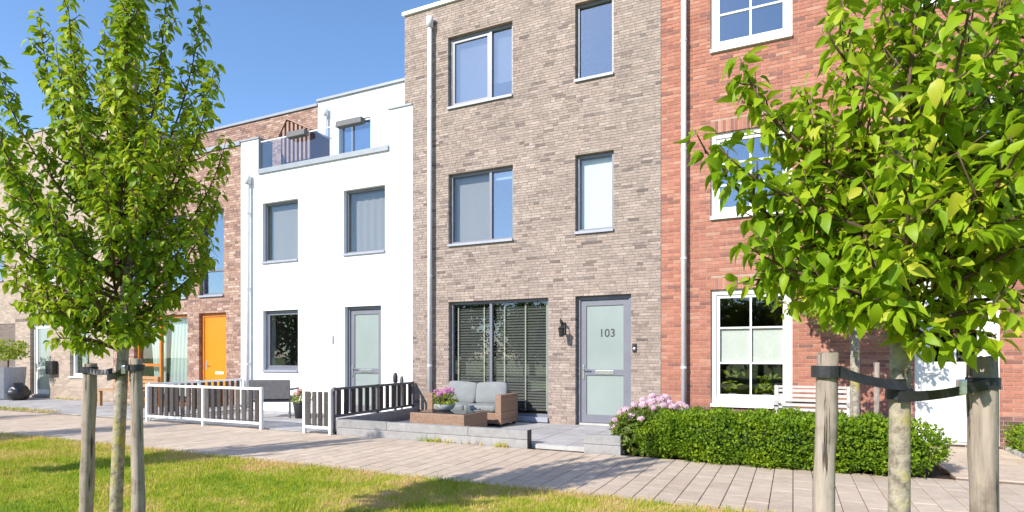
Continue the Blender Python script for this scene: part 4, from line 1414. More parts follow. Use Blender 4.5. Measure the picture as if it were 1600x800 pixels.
tips_right = [(-0.55, 0.1, 2.52), (-0.74, 0.05, 2.22), (-0.68, -0.05, 2.12), (-0.37, 0.15, 2.34), (-0.53, 0.1, 1.80), (-0.50, 0.25, 1.66, 0.7), (-0.36, -0.15, 1.58, 0.8), (-0.22, 0.0, 2.64), (-0.10, 0.2, 2.85),
              (0.02, -0.1, 3.0), (0.18, 0.1, 2.95), (0.38, -0.05, 2.8), (0.52, 0.1, 2.45), (0.58, -0.1, 2.2), (0.56, 0.05, 1.92), (0.50, 0.15, 1.68, 0.7), (0.22, -0.28, 1.50, 0.95), (-0.16, -0.25, 1.52, 0.9), (0.40, -0.2, 1.55, 0.85),
              (0.05, -0.55, 2.1), (-0.25, -0.45, 2.0), (0.3, -0.5, 2.3), (-0.1, -0.5, 2.5), (0.15, 0.55, 2.3), (-0.25, 0.5, 2.2), (0.4, 0.45, 2.0), (-0.35, 0.4, 1.9), (0.05, 0.5, 1.8), (0.0, -0.4, 1.75, 0.6), (0.3, -0.35, 1.85),
              (-0.3, -0.3, 1.75), (-0.12, -0.3, 2.2), (0.15, -0.3, 2.6), (0.6, -0.3, 2.6), (0.65, -0.2, 2.35), (0.7, 0.0, 2.05), (0.62, -0.3, 1.75), (-0.2, 0.3, 2.5), (-0.35, 0.0, 2.05), (-0.28, 0.1, 2.3), (0.45, 0.2, 2.9), (0.6, 0.1, 2.75), (0.3, 0.3, 2.75), (0.75, 0.15, 2.5), (0.5, -0.2, 2.65), (0.7, 0.3, 2.3), (0.35, 0.4, 2.45), (0.85, 0.0, 2.3), (0.8, 0.2, 1.9), (0.20, -0.2, 1.42, 1.2), (-0.05, -0.22, 1.42, 1.2)]
tr_ = make_tree('lawn_tree', 'near young tree with large lime leaves tied to two thick stakes', TREE_RIGHT, YW, 3.1, 0.036, tips_right, 0.071, 0.019, 'leaf_tree_near', 'young staked trees on the lawn', 62, 300, twig_gap=0.058, twig_len=(0.08, 0.26), T=LT, fork=(1.42, 2.2))
# small garden tree behind the hedge
tips_g = [(math.cos(a) * r_, math.sin(a) * r_, z) for a, r_, z in [(i * 2.4, 0.55 + 0.75 * ((i * 7) % 11) / 11.0, 2.0 + 2.1 * ((i * 5) % 13) / 13.0) for i in range(26)]]
tips_g += [(-1.2, 0.1, 2.2), (-1.3, 0.0, 2.7), (-1.25, -0.3, 3.0), (-0.9, -0.4, 2.0, 0.7), (-0.5, -0.5, 1.8, 0.8), (0.2, -0.4, 1.85, 0.8)]
tg = make_tree('garden_tree', 'small garden tree with pale trunk standing behind the hedge', (0.76, -1.35, 0.0), YW, 4.3, 0.058, tips_g, 0.085, 0.036, 'leaf_tree', 'young staked trees on the lawn', 63, 0, twig_gap=0.075, twig_len=(0.15, 0.42), T=LT, fork=(1.75, 2.9))
del tg['group']
# further trees of the same row, past the left edge of the picture: their shadows cross the lawn
for i, (x, y, lab) in enumerate([(-8.75, -8.45, 'young lawn tree just past the left picture edge, shading the grass'), (-13.4, -8.3, 'second young lawn tree past the left picture edge'), (-17.9, -8.4, 'third young lawn tree past the left picture edge')]):
    c = tl.copy(); COL.objects.link(c); c.location = (x, y, 0); c['label'] = lab
    c.rotation_euler = (0, 0, 0.9 * i + 0.5)
    for ch in tl.children:
        if not ch.name.startswith('leaf'):
            d = ch.copy(); COL.objects.link(d); d.parent = c


# ------------------------------------------------------------------ stakes and rubber ties
def lat_pt(base, lat, dep, z):
    return Vector((base[0] + lat * math.cos(YW) - dep * math.sin(YW), base[1] + lat * math.sin(YW) + dep * math.cos(YW), z))


def stake(label, base, lat_b, lat_t, top, r, seed):
    rg = random.Random(seed)
    m_ = MB()
    n_ = 12
    pts = [lat_pt(base, lat_b + (lat_t - lat_b) * i / n_ + rg.uniform(-0.002, 0.002), -0.02, -0.1 + (top + 0.1) * i / n_) for i in range(n_)] + [lat_pt(base, lat_t, -0.02, top - 0.006), lat_pt(base, lat_t, -0.02, top)]
    rad = [r * rg.uniform(0.93, 1.07) for _ in range(n_)] + [r, r * 0.9]
    m_.tube(pts, rad, 20)
    k0 = rg.uniform(0, 6)
    for q in range(len(m_.v)):       # fluted, slightly out-of-round shaft with a split and a knot
        a_ = 2 * math.pi * (q % 20) / 20
        lv = q // 20
        p = Vector(m_.v[q]); c = Vector(pts[lv])
        f_ = 1 + 0.035 * math.sin(3 * a_ + k0 + 0.3 * lv) + 0.025 * math.sin(7 * a_ + 2 * k0) + rg.uniform(-0.012, 0.012)
        m_.v[q] = tuple(c + (p - c) * f_ + (Vector((0, 0, rg.uniform(-0.006, 0.003))) if lv >= n_ else Vector((0, 0, 0))))
    o = m_.build('tree_stake', 'stake_wood', None, smooth=True)
    tag(o, label, 'stake', 'round wooden tree stakes')
    return o


def strap(label, base, latA, latB, zA, zB, zm, r_st, r_tr):
    """flat rubber band looped round each stake and the trunk"""
    o = thing('tree_tie', label, 'strap', lat_pt(base, 0, 0, zm), 'rubber tree ties')
    hb = 0.021
    def loop(lat, dep, z, r):
        b_ = MB(); vs, fs = [], []
        sg = 20
        for k in range(sg):
            a = 2 * math.pi * k / sg
            for rr_, zz_ in ((r, -hb), (r + 0.005, -hb), (r + 0.005, hb), (r, hb)):
                p = lat_pt(base, lat + rr_ * math.cos(a), dep + rr_ * math.sin(a), z + zz_)
                vs.append(p)
        for k in range(sg):
            for q in range(4):
                fs.append((k * 4 + q, ((k + 1) % sg) * 4 + q, ((k + 1) % sg) * 4 + (q + 1) % 4, k * 4 + (q + 1) % 4))
        b_.add(vs, fs); b_.build('loop', 'black_rubber', o)
    def band(l0, d0, z0, l1, d1, z1, tw=0.0):
        b_ = MB(); vs, fs = [], []
        n_ = 8
        for i in range(n_ + 1):
            t = i / n_
            sag = -0.012 * math.sin(math.pi * t)
            for dd, zz_ in ((-0.0035, -hb), (0.0035, -hb), (0.0035, hb), (-0.0035, hb)):
                vs.append(lat_pt(base, l0 + (l1 - l0) * t, d0 + (d1 - d0) * t + dd + zz_ * tw * math.sin(math.pi * t), z0 + (z1 - z0) * t + sag + zz_ * (1 - 0.15 * math.sin(math.pi * t))))
        for i in range(n_):
            for q in range(4):
                fs.append((i * 4 + q, i * 4 + (q + 1) % 4, i * 4 + 4 + (q + 1) % 4, i * 4 + 4 + q))
        b_.add(vs, fs); b_.build('band', 'black_rubber', o)
    loop(latA, -0.02, zA, r_st + 0.003); loop(latB, -0.02, zB, r_st + 0.003)
    loop(0.004, 0, zm - 0.012, r_tr + 0.004); 
    band(latA + 0.02, -r_st - 0.028, zA, 0.0, -r_tr - 0.006, zm + 0.022, 0.5)
    band(-0.03, -r_tr - 0.012, zm - 0.022, latB - 0.02, -r_st - 0.028, zB, -0.4)
    bk = MB(); bk.rbox(-0.014, 0.014, -0.012, 0.012, -0.028, 0.028, 0.004, M=Matrix.Translation(lat_pt(base, latB * 0.62, -r_st - 0.02, zB - 0.012)) @ Matrix.Rotation(YW, 4, 'Z'))
    bk.build('buckle', 'steel', o)


stake('weathered round stake with loose tie, first stake of the left tree', TREE_LEFT, -0.205, -0.165, 1.315, 0.041, 1)
stake('weathered round stake beside the fence, second stake of the left tree', TREE_LEFT, 0.165, 0.145, 1.345, 0.039, 2)
strap('black rubber tie holding the left tree between its stakes', TREE_LEFT, -0.17, 0.147, 1.27, 1.285, 1.24, 0.042, 0.037)
stake('thick weathered stake before the hedge, with a bark scar', TREE_RIGHT, -0.31, -0.272, 1.375, 0.036, 3)
stake('thick cracked stake before the white door', TREE_RIGHT, 0.315, 0.298, 1.36, 0.045, 4)
strap('black rubber tie holding the near tree between its stakes', TREE_RIGHT, -0.275, 0.299, 1.305, 1.262, 1.235, 0.045, 0.036)
so_ = MB(); so_.tube([(1.02, -1.35, 0), (1.02, -1.35, 1.28)], 0.035, 10)
tag(so_.build('tree_stake', 'stake_wood', None, smooth=True), 'thin stake behind the hedge beside the garden tree', 'stake', 'round wooden tree stakes')


# ------------------------------------------------------------------ hedges and shrubs
QT = quad_template(0.36, 0.4)


def leaf_shell(name, parent, surf, n_, size, mat, seed, depth=0.10, T=QT, upb=0.5, jit=0.008):
    """surf(n, rng) -> points on the surface and outward normals"""
    rr = np.random.default_rng(seed)
    P, Nn = surf(n_, rr)
    P = P - Nn * (rr.random((n_, 1)) ** 1.6) * depth + rr.normal(0, jit, (n_, 3))
    D = Nn * 0.7 + rr.normal(0, 0.6, (n_, 3)) + np.array([0, 0, upb])
    up = Nn + rr.normal(0, 0.5, (n_, 3)) + np.array([0, 0, 0.4])
    Rm = frames(D, up)
    sc = size * rr.uniform(0.6, 1.25, n_)
    cl = 0.5 + 0.25 * np.sin(P[:, 0] * 9 + 2 * np.sin(P[:, 2] * 11)) * np.cos(P[:, 1] * 10 + P[:, 2] * 7)
    rnd = np.clip(cl + rr.normal(0, 0.22, n_), 0, 1)
    o = scatter(name, T, P, Rm, sc, rnd, mat, parent, smooth=False)
    o['kind'] = 'stuff'
    return o


def superbox(cx, cy, cz, hx, hy, hz, p=4.0, wob=0.03):
    def f(n_, rr):
        d = rr.normal(0, 1, (n_, 3)) * np.array([hx, hy, hz]) ** 0.35
        d /= np.linalg.norm(d, axis=1, keepdims=True)
        # pick by area-ish: directions on the unit cube, then superellipsoid
        c = rr.uniform(-1, 1, (n_, 3)); ar = np.array([hy * hz, hx * hz, hx * hy]); ax = rr.choice(3, n_, p=ar / ar.sum())
        c[np.arange(n_), ax] = rr.choice([-1.0, 1.0], n_)
        k = (np.abs(c) ** p).sum(1) ** (-1 / p)
        s_ = c * k[:, None]
        N_ = np.sign(s_) * np.abs(s_) ** (p - 1) / np.array([hx, hy, hz])
        N_ /= np.linalg.norm(N_, axis=1, keepdims=True)
        P = s_ * np.array([hx, hy, hz]) + np.array([cx, cy, cz])
        w_ = wob * (np.sin(P[:, 0] * 6.1 + P[:, 2] * 4) * np.sin(P[:, 1] * 7 + P[:, 0] * 2.3) + 0.6 * np.sin(P[:, 0] * 15 + P[:, 2] * 13))
        P = P + N_ * w_[:, None]
        P[:, 2] = np.maximum(P[:, 2], 0.015)
        return P, N_
    return f


def super_core(name, parent, cx, cy, cz, hx, hy, hz, p, mat):
    m_ = MB(); vs, fs = [], []
    nu, nv = 24, 12
    for j in range(nv + 1):
        b_ = -math.pi / 2 + math.pi * j / nv
        for i in range(nu):
            a = 2 * math.pi * i / nu
            d = np.array([math.cos(b_) * math.cos(a), math.cos(b_) * math.sin(a), math.sin(b_)])
            k = (np.abs(d) ** p).sum() ** (-1 / p)
            vs.append((cx + d[0] * k * hx, cy + d[1] * k * hy, max(0.0, cz + d[2] * k * hz)))
    for j in range(nv):
        for i in range(nu):
            fs.append((j * nu + i, j * nu + (i + 1) % nu, (j + 1) * nu + (i + 1) % nu, (j + 1) * nu + i))
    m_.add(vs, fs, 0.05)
    return m_.build(name, mat, parent, smooth=True)


def hedge(label, cx, cy, hx, hy, h, n_, seed, p=4.0):
    o = thing('hedge', label, 'hedge', (cx, cy, 0))
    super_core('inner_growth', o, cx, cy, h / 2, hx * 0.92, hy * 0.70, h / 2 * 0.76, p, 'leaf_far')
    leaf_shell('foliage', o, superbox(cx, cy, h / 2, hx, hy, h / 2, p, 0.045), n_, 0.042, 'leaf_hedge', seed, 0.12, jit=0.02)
    return o


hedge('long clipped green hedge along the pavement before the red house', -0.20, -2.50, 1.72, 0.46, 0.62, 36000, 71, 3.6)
hedge('small low green hedge at the picture edge beside the white door', 3.25, -0.85, 0.58, 0.9, 0.45, 7000, 72, 3.2)


def floret_ball(r, n_, seed, mat, petal=0.028):
    rr = np.random.default_rng(seed)
    N_ = rr.normal(0, 1, (n_, 3)); N_[:, 2] = np.abs(N_[:, 2]) * 1.0 - 0.25
    N_ /= np.linalg.norm(N_, axis=1, keepdims=True)
    P = N_ * r * np.array([1, 1, 0.8]) * rr.uniform(0.85, 1.05, (n_, 1))
    vs, fs, rn = [], [], []
    for i in range(n_):
        t1 = np.cross(N_[i], [0.3, 0.5, 0.8]); t1 /= np.linalg.norm(t1); t2 = np.cross(N_[i], t1)
        a0 = rr.random() * 3
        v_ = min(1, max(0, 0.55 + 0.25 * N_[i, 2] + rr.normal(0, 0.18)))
        for q in range(4):
            a = a0 + q * math.pi / 2
            d1 = t1 * math.cos(a) + t2 * math.sin(a); d2 = t1 * math.cos(a + 0.9) + t2 * math.sin(a + 0.9); dm_ = (d1 + d2) / 2
            k = len(vs)
            vs += [P[i], P[i] + d1 * petal * 0.6, P[i] + dm_ * petal * 1.1 + N_[i] * 0.004, P[i] + d2 * petal * 0.6]
            fs.append((k, k + 1, k + 2, k + 3)); rn.append(v_)
    me = bpy.data.meshes.new('flower_head')
    me.from_pydata([tuple(p) for p in vs], [], fs)
    a = me.attributes.new('rnd', 'FLOAT', 'FACE'); a.data.foreach_set('value', rn)
    me.materials.append(MATS[mat]); me.update()
    return me


HY = thing('hydrangea', 'pink hydrangea bush in flower beside the door of 103', 'shrub', (-1.85, -2.25, 0))
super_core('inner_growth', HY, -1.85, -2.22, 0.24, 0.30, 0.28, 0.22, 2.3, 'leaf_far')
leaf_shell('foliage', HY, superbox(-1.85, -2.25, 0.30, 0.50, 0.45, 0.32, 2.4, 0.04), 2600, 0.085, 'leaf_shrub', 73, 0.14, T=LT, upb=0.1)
heads = [floret_ball(0.062, 60, 80 + i, 'petal_pink') for i in range(5)]
rg = random.Random(9)
hp = [(-2.30, -2.42, 0.34), (-2.26, -2.55, 0.46), (-2.22, -2.35, 0.55), (-2.12, -2.50, 0.60), (-2.05, -2.30, 0.66), (-2.02, -2.55, 0.52), (-1.95, -2.20, 0.73), (-1.90, -2.42, 0.68), (-1.83, -2.12, 0.78), (-1.80, -2.35, 0.72),
      (-1.74, -2.50, 0.64), (-1.70, -2.20, 0.74), (-1.62, -2.40, 0.68), (-1.58, -2.15, 0.70), (-1.50, -2.35, 0.66), (-1.42, -2.20, 0.68), (-1.34, -2.30, 0.66), (-2.16, -2.20, 0.48), (-2.33, -2.30, 0.40), (-1.88, -2.62, 0.50), (-1.66, -2.05, 0.76), (-1.98, -2.05, 0.70)]
st = MB()
for i, p in enumerate(hp):
    o = link('flower_head', heads[i % 5], HY, (p[0] + 1.85, p[1] + 2.25, p[2]))
    s_ = rg.uniform(0.8, 1.25); o.scale = (s_, s_, s_); o.rotation_euler = (rg.uniform(-.4, .4), rg.uniform(-.4, .4), rg.uniform(0, 6))
    st.tube([(-1.85 + (p[0] + 1.85) * 0.3, -2.25 + (p[1] + 2.25) * 0.3, 0.05), p], 0.005, 5)
st.build('stems', 'stem_green', HY)

# ------------------------------------------------------------------ terrace furniture of 103
TZ = 0.06
SF = thing('garden_sofa', 'two-seat brown wicker sofa with pale grey cushions under the blinds', 'sofa', (-5.65, -0.6, TZ))
sx0, sx1, sy0, sy1 = -6.46, -4.84, -0.97, -0.24
b_ = MB(); b_.rbox(sx0 + 0.13, sx1 - 0.13, sy0 + 0.02, sy1, TZ + 0.05, TZ + 0.26, 0.012); b_.build('base', 'wicker', SF)
b_ = MB(); b_.rbox(sx0 + 0.13, sx1 - 0.13, sy1 - 0.12, sy1 - 0.002, TZ + 0.262, TZ + 0.62, 0.012); b_.build('backrest', 'wicker', SF)
for (a, c) in ((sx0, sx0 + 0.128), (sx1 - 0.128, sx1)):
    b_ = MB(); b_.rbox(a, c, sy0, sy1 + 0.004, TZ + 0.05, TZ + 0.59, 0.012); b_.build('armrest', 'wicker', SF)
for x in (sx0 + 0.06, sx1 - 0.06):
    for y in (sy0 + 0.06, sy1 - 0.06):
        b_ = MB(); b_.box(x - 0.025, x + 0.025, y - 0.025, y + 0.025, TZ, TZ + 0.052); b_.build('leg', 'black_iron', SF)
xm = (sx0 + sx1) / 2
for (a, c) in ((sx0 + 0.135, xm - 0.004), (xm + 0.004, sx1 - 0.135)):
    b_ = MB(); b_.rbox(a, c, sy0 + 0.005, sy1 - 0.13, TZ + 0.265, TZ + 0.385, 0.03, puff=0.015); b_.build('seat_cushion', 'cushion_grey', SF, smooth=True)
    b_ = MB()
    Mx = Matrix.Translation(((a + c) / 2, sy1 - 0.22, TZ + 0.385)) @ Matrix.Rotation(R(-14), 4, 'X') @ Matrix.Rotation(R(3 if a < xm - 0.2 else -2), 4, 'Y')
    b_.rbox(-(c - a) / 2 + 0.01, (c - a) / 2 - 0.01, -0.08, 0.08, 0.0, 0.41, 0.045, M=Mx, puff=0.02); b_.build('back_cushion', 'cushion_grey', SF, smooth=True)

CT = thing('coffee_table', 'low brown wicker coffee table with dark glass top before the sofa', 'table', (-5.55, -1.62, TZ))
tx0, tx1, ty0, ty1 = -6.10, -5.00, -2.05, -1.20
b_ = MB(); b_.rbox(tx0, tx1, ty0, ty1, TZ + 0.03, TZ + 0.318, 0.012); b_.build('body', 'wicker', CT)
b_ = MB(); b_.rbox(tx0 + 0.04, tx1 - 0.04, ty0 + 0.04, ty1 - 0.04, TZ + 0.319, TZ + 0.327, 0.002); o = b_.build('glass_top', 'black_rubber', CT)
m_ = MATS['black_rubber'].copy(); m_.name = 'table_glass'; MATS['table_glass'] = m_
pb = m_.node_tree.nodes['Principled BSDF']; pb.inputs['Roughness'].default_value = 0.06
for k in list(pb.inputs['Normal'].links): m_.node_tree.links.remove(k)
o.data.materials[0] = m_
for x in (tx0 + 0.05, tx1 - 0.05):
    for y in (ty0 + 0.05, ty1 - 0.05):
        b_ = MB(); b_.box(x - 0.025, x + 0.025, y - 0.025, y + 0.025, TZ, TZ + 0.032); b_.build('leg', 'black_iron', CT)


def flower_bowl(name, label, x, y, z, r, hb, hl, mat_pot, mat_petal, nh, seed, leaf_n=260, hs=1.0, tall=False):
    o = thing(name, label, 'potted plant', (x, y, z))
    b_ = MB()
    if tall:
        b_.lathe((x, y, z), [(r * 0.72, 0), (r, hb), (r * 1.02, hb + 0.01), (r * 0.9, hb), (r * 0.86, hb - 0.03)], 20)
    else:
        b_.lathe((x, y, z), [(r * 0.45, 0), (r * 0.8, hb * 0.35), (r, hb), (r * 1.0, hb + 0.006), (r * 0.92, hb), (r * 0.8, hb - 0.025)], 22)
    b_.build('pot', mat_pot, o, smooth=True)
    rr = np.random.default_rng(seed)
    leaf_shell('foliage', o, superbox(x, y, z + hb + hl * 0.32, r * 1.05, r * 1.05, hl * 0.42, 2.2, 0.01), leaf_n, 0.06, 'leaf_lime', seed, 0.06, T=LT, upb=0.1)
    me = [floret_ball(0.05, 46, seed + i, mat_petal, 0.022) for i in range(3)]
    for i in range(nh):
        a = rr.random() * 6.28; q = r * rr.uniform(0.15, 1.05)
        f = link('flower_head', me[i % 3], o, (math.cos(a) * q, math.sin(a) * q, hb + hl * rr.uniform(0.55, 1.0)))
        s_ = hs * rr.uniform(0.8, 1.2); f.scale = (s_, s_, s_); f.rotation_euler = (rr.uniform(-.4, .4), rr.uniform(-.4, .4), a)
    return o


flower_bowl('flower_bowl', 'pale bowl of pink hydrangea flowers on the coffee table', -5.66, -1.58, TZ + 0.328, 0.185, 0.11, 0.26, 'pot_pale', 'petal_magenta', 13, 101)
for (x, y, lab) in ((-5.20, -1.42, 'small glass tumbler on the coffee table, the one by the sofa'), (-5.32, -1.36, 'small glass tumbler on the coffee table, the one by the flowers')):
    b_ = MB(); b_.lathe((x, y, TZ + 0.328), [(0.03, 0), (0.036, 0.09), (0.033, 0.09), (0.027, 0.008)], 12)
    tag(b_.build('tumbler', 'window_glass', None, smooth=True), lab, 'glass', 'tumblers on the coffee table')

# ------------------------------------------------------------------ before the white house
CH = thing('garden_armchair', 'dark grey garden armchair with its back to the pavement', 'armchair', (-10.42, -1.05, 0.02))
def cpart(name, mat, x0, x1, y0, y1, z0, z1, c=0.008):
    q = MB(); q.rbox(x0, x1, y0, y1, z0, z1, c, M=CM); return q.build(name, mat, CH)
CM = Matrix.Translation((-10.42, -1.05, 0.02)) @ Matrix.Rotation(R(30), 4, 'Z')
for x in (-0.40, 0.40):
    for y in (-0.30, 0.30):
        cpart('leg', 'chair_grey', x - 0.022, x + 0.022, y - 0.022, y + 0.022, 0, 0.34)
cpart('seat_frame', 'chair_grey', -0.43, 0.43, -0.33, 0.33, 0.342, 0.39)
cpart('seat_cushion', 'chair_grey', -0.36, 0.36, -0.27, 0.32, 0.392, 0.46, 0.02)
q = MB(); q.rbox(-0.43, 0.43, -0.03, 0.03, 0.42, 0.84, 0.012, M=CM @ Matrix.Translation((0, -0.31, 0)) @ Matrix.Rotation(R(6), 4, 'X')); q.build('backrest', 'chair_grey', CH)
for x in (-0.41, 0.41):
    cpart('armrest', 'chair_grey', x - 0.03, x + 0.03, -0.26, 0.33, 0.60, 0.64)
    cpart('arm_post', 'chair_grey', x - 0.02, x + 0.02, 0.27, 0.31, 0.392, 0.60)
flower_bowl('flower_pot', 'dark tub of yellow and pink flowers beside the grey armchair', -9.66, -1.02, 0.02, 0.19, 0.34, 0.28, 'pot_dark', 'petal_mixed', 14, 111, 300, 1.0, tall=True)
for (x, y, h_, r_, lab, mt) in ((-7.62, -0.42, 1.0, 0.05, 'taller dark garden post with rounded top behind the plank fence', 'pot_dark'), (-7.50, -0.36, 0.93, 0.04, 'shorter grey garden post with rounded top behind the plank fence', 'planter_box_grey')):
    b_ = MB(); b_.lathe((x, y, 0.02), [(r_ * 1.5, 0), (r_ * 1.5, 0.03), (r_ * 0.6, 0.05), (r_ * 0.6, h_ * 0.78), (r_, h_ * 0.80), (r_ * 1.05, h_ * 0.92), (r_ * 0.75, h_ * 0.98), (r_ * 0.2, h_)], 14)
    tag(b_.build('garden_post', mt, None, smooth=True), lab, 'garden post', 'rounded garden posts')

# roof terrace: gabled timber shed and two hanging planter boxes
SH = thing('roof_shed', 'small gabled timber shed on the roof terrace', 'shed', (-11.85, 0.8, 5.70))
gx0, gx1, gy, ze, za = -12.02, -11.02, 0.60, 7.10, 7.44
gxm = -11.78
n_ = 14
bw = (gx1 - gx0) / n_
for i in range(n_):
    a, c = gx0 + i * bw + 0.002, gx0 + (i + 1) * bw - 0.002
    def gz(x): return ze + (za - ze) * ((x - gx0) / (gxm - gx0) if x < gxm else (gx1 - x) / (gx1 - gxm))
    q = MB()
    y0_, y1_ = (gy, gy + 0.025) if i % 2 else (gy + 0.02, gy + 0.04)
    za_, zb_ = gz(a), gz(c)
    q.add([(a, y0_, 5.72), (c, y0_, 5.72), (c, y0_, zb_), (a, y0_, za_), (a, y1_, 5.72), (c, y1_, 5.72), (c, y1_, zb_), (a, y1_, za_)], [(0, 1, 2, 3), (5, 4, 7, 6), (1, 5, 6, 2), (4, 0, 3, 7), (3, 2, 6, 7), (4, 5, 1, 0)], 0.8 if i % 2 else 0.2)
    q.build('board', 'shed_wood', SH)
q = MB()
for (xa, za1, xb, zb1) in ((gx0 - 0.05, ze - 0.03, gxm, za + 0.03), (gxm, za + 0.03, gx1 + 0.05, ze - 0.03)):
    q.add([(xa, gy - 0.03, za1), (xb, gy - 0.03, zb1), (xb, gy + 0.75, zb1), (xa, gy + 0.75, za1), (xa, gy - 0.03, za1 + 0.03), (xb, gy - 0.03, zb1 + 0.03), (xb, gy + 0.75, zb1 + 0.03), (xa, gy + 0.75, za1 + 0.03)], [(0, 3, 2, 1), (4, 5, 6, 7), (0, 1, 5, 4), (2, 3, 7, 6), (3, 0, 4, 7), (1, 2, 6, 5)], 0.9)
q.build('roof', 'shed_wood', SH)
q = MB(); q.box(gx0 + 0.01, gx0 + 0.04, gy + 0.045, gy + 0.72, 5.72, ze - 0.01, 0.3); q.box(gx1 - 0.04, gx1 - 0.01, gy + 0.045, gy + 0.72, 5.72, ze - 0.01, 0.3); q.box(gx0 + 0.05, gx1 - 0.05, gy + 0.69, gy + 0.72, 5.72, ze, 0.3)
q.build('side_wall', 'shed_wood', SH)
for (a, c, lab) in ((-11.05, -10.47, 'grey planter box hung on the glass balustrade before the shed'), (-9.52, -8.78, 'grey planter box hung on the glass balustrade before the terrace window')):
    o = thing('planter_box', lab, 'planter', ((a + c) / 2, -0.08, 6.6), 'hanging planter boxes')
    q = MB(); q.rbox(a, c, -0.14, 0.02, 6.635, 6.77, 0.012); q.build('box', 'planter_box_grey', o)
    for x in (a + 0.12, c - 0.12):
        q = MB(); q.box(x - 0.015, x + 0.015, 0.022, 0.075, 6.772, 6.782); q.box(x - 0.015, x + 0.015, -0.02, 0.021, 6.772, 6.782); q.build('hook', 'black_iron', o)

# ------------------------------------------------------------------ before the red house
WB = thing('white_bench', 'white painted slatted bench against the red brick wall', 'bench', (0.25, -0.55, 0))
bx0, bx1 = -0.27, 0.80
for x in (bx0, bx1 - 0.06):
    for (y, zt) in ((-0.80, 0.62), (-0.36, 0.90)):
        q = MB(); q.box(x, x + 0.06, y, y + 0.06, 0.0, zt); q.build('leg', 'bench_white', WB)
    q = MB(); q.box(x - 0.01, x + 0.07, -0.84, -0.30, 0.622, 0.66) if False else q.box(x - 0.005, x + 0.065, -0.84, -0.362, 0.622, 0.66); q.build('armrest', 'bench_white', WB)
for k in range(4):
    q = MB(); q.box(bx0 + 0.0, bx1, -0.79 + k * 0.105, -0.79 + k * 0.105 + 0.09, 0.40, 0.43) if k else q.box(bx0 + 0.062, bx1 - 0.062, -0.80, -0.70, 0.40, 0.43); q.build('seat_slat', 'bench_white', WB)
for k in range(5):
    q = MB(); q.box(bx0 + 0.062, bx1 - 0.062, -0.35, -0.325, 0.50 + k * 0.075, 0.545 + k * 0.075); q.build('back_slat', 'bench_white', WB)
q = MB(); q.box(bx0 + 0.062, bx1 - 0.062, -0.355, -0.315, 0.865, 0.90); q.build('top_rail', 'bench_white', WB)
# house plants on the window sill inside
def sill_plant(label, x, h_, n_, seed, size):
    o = thing('house_plant', label, 'potted plant', (x, 0.28, 0.66), 'plants behind the red house window')
    b_ = MB(); b_.lathe((x, 0.28, 0.60), [(0.06, 0), (0.08, 0.12), (0.07, 0.12)], 12); b_.build('pot', 'pot_pale', o)
    rr = np.random.default_rng(seed)
    P = np.stack([x + rr.normal(0, 0.08, n_), 0.26 + rr.normal(0, 0.03, n_), 0.72 + rr.random(n_) * h_], 1)
    D = np.stack([rr.normal(0, 0.7, n_), rr.normal(-0.3, 0.4, n_), rr.uniform(0.2, 1.0, n_)], 1)
    Rm = frames(D, np.tile([0, -0.5, 0.8], (n_, 1)) + rr.normal(0, 0.3, (n_, 3)))
    s_ = scatter('foliage', LT, P, Rm, size * rr.uniform(0.6, 1.2, n_), rr.random(n_), 'leaf_lime', o); s_['kind'] = 'stuff'
q = MB(); q.box(-1.25, -0.05, 0.17, 0.42, 0.56, 0.598); tag(q.build('window_board', 'blind_white', HR))
sill_plant('upright leafy house plant in the first lower window pane', -0.95, 0.36, 16, 121, 0.16)
sill_plant('bushy house plant in the second lower window pane', -0.40, 0.30, 60, 122, 0.10)
q = MB()
n_ = 8
for k in range(n_):
    y0_, y1_ = -2.68 + k * 0.334, -2.68 + (k + 1) * 0.334 - 0.006
    q = MB(); q.rbox(2.735, 2.795, y0_, y1_, -0.02, 0.075, 0.006)
    if k == 0:
        KB = q.build('kerb', 'concrete_pale', None); KB['kind'] = 'structure'
    else:
        q.build('kerb_stone', 'concrete_pale', KB)

# ------------------------------------------------------------------ far end of the street
FP = thing('planter_tub', 'big pale concrete tub at the far left house', 'planter', (-22.25, -0.75, 0.03))
b_ = MB(); b_.lathe((-22.20, -0.78, 0.03), [(0.40, 0), (0.44, 0.05), (0.50, 0.98), (0.50, 1.0), (0.44, 1.0), (0.42, 0.9)], 24); b_.build('tub', 'concrete_pot', FP, smooth=False)
YT = thing('tub_tree', 'small yellow-green tree growing in the concrete tub', 'shrub', (-22.05, -0.78, 0.9))
b_ = MB(); b_.tube([(-22.1, -0.78, 0.9), (-22.05, -0.78, 1.3), (-22.0, -0.78, 1.55)], [0.03, 0.025, 0.015], 7)
for k in range(7):
    a = k * 0.9
    b_.tube([(-22.05, -0.78, 1.25 + 0.03 * k), (-22.05 + 0.4 * math.cos(a), -0.78 + 0.3 * math.sin(a), 1.55 + 0.03 * k)], [0.012, 0.004], 5)
b_.build('trunk', 'twig', YT)
leaf_shell('crown', YT, superbox(-22.0, -0.78, 1.55, 0.62, 0.45, 0.30, 2.2, 0.06), 900, 0.09, 'leaf_lime', 131, 0.3, T=LT, upb=0.1)
b_ = MB()
vs, fs = [], []
rg = random.Random(4)
nu, nv = 18, 10
for j in range(nv + 1):
    t = j / nv
    for i in range(nu):
        a = 2 * math.pi * i / nu
        rr_ = 0.27 * (1 - (2 * t - 0.85) ** 2 * 0.75) ** 0.5 * (1 + 0.10 * math.sin(5 * a + 7 * t) + rg.uniform(-0.05, 0.05)) if t < 0.85 else 0.10 + 0.06 * (1 - t) / 0.15 + 0.03 * math.sin(4 * a)
        vs.append((-21.35 + rr_ * math.cos(a) * 1.15, -0.85 + rr_ * math.sin(a), 0.03 + 0.52 * t + (0.02 * math.sin(3 * a) if 0 < j else 0)))
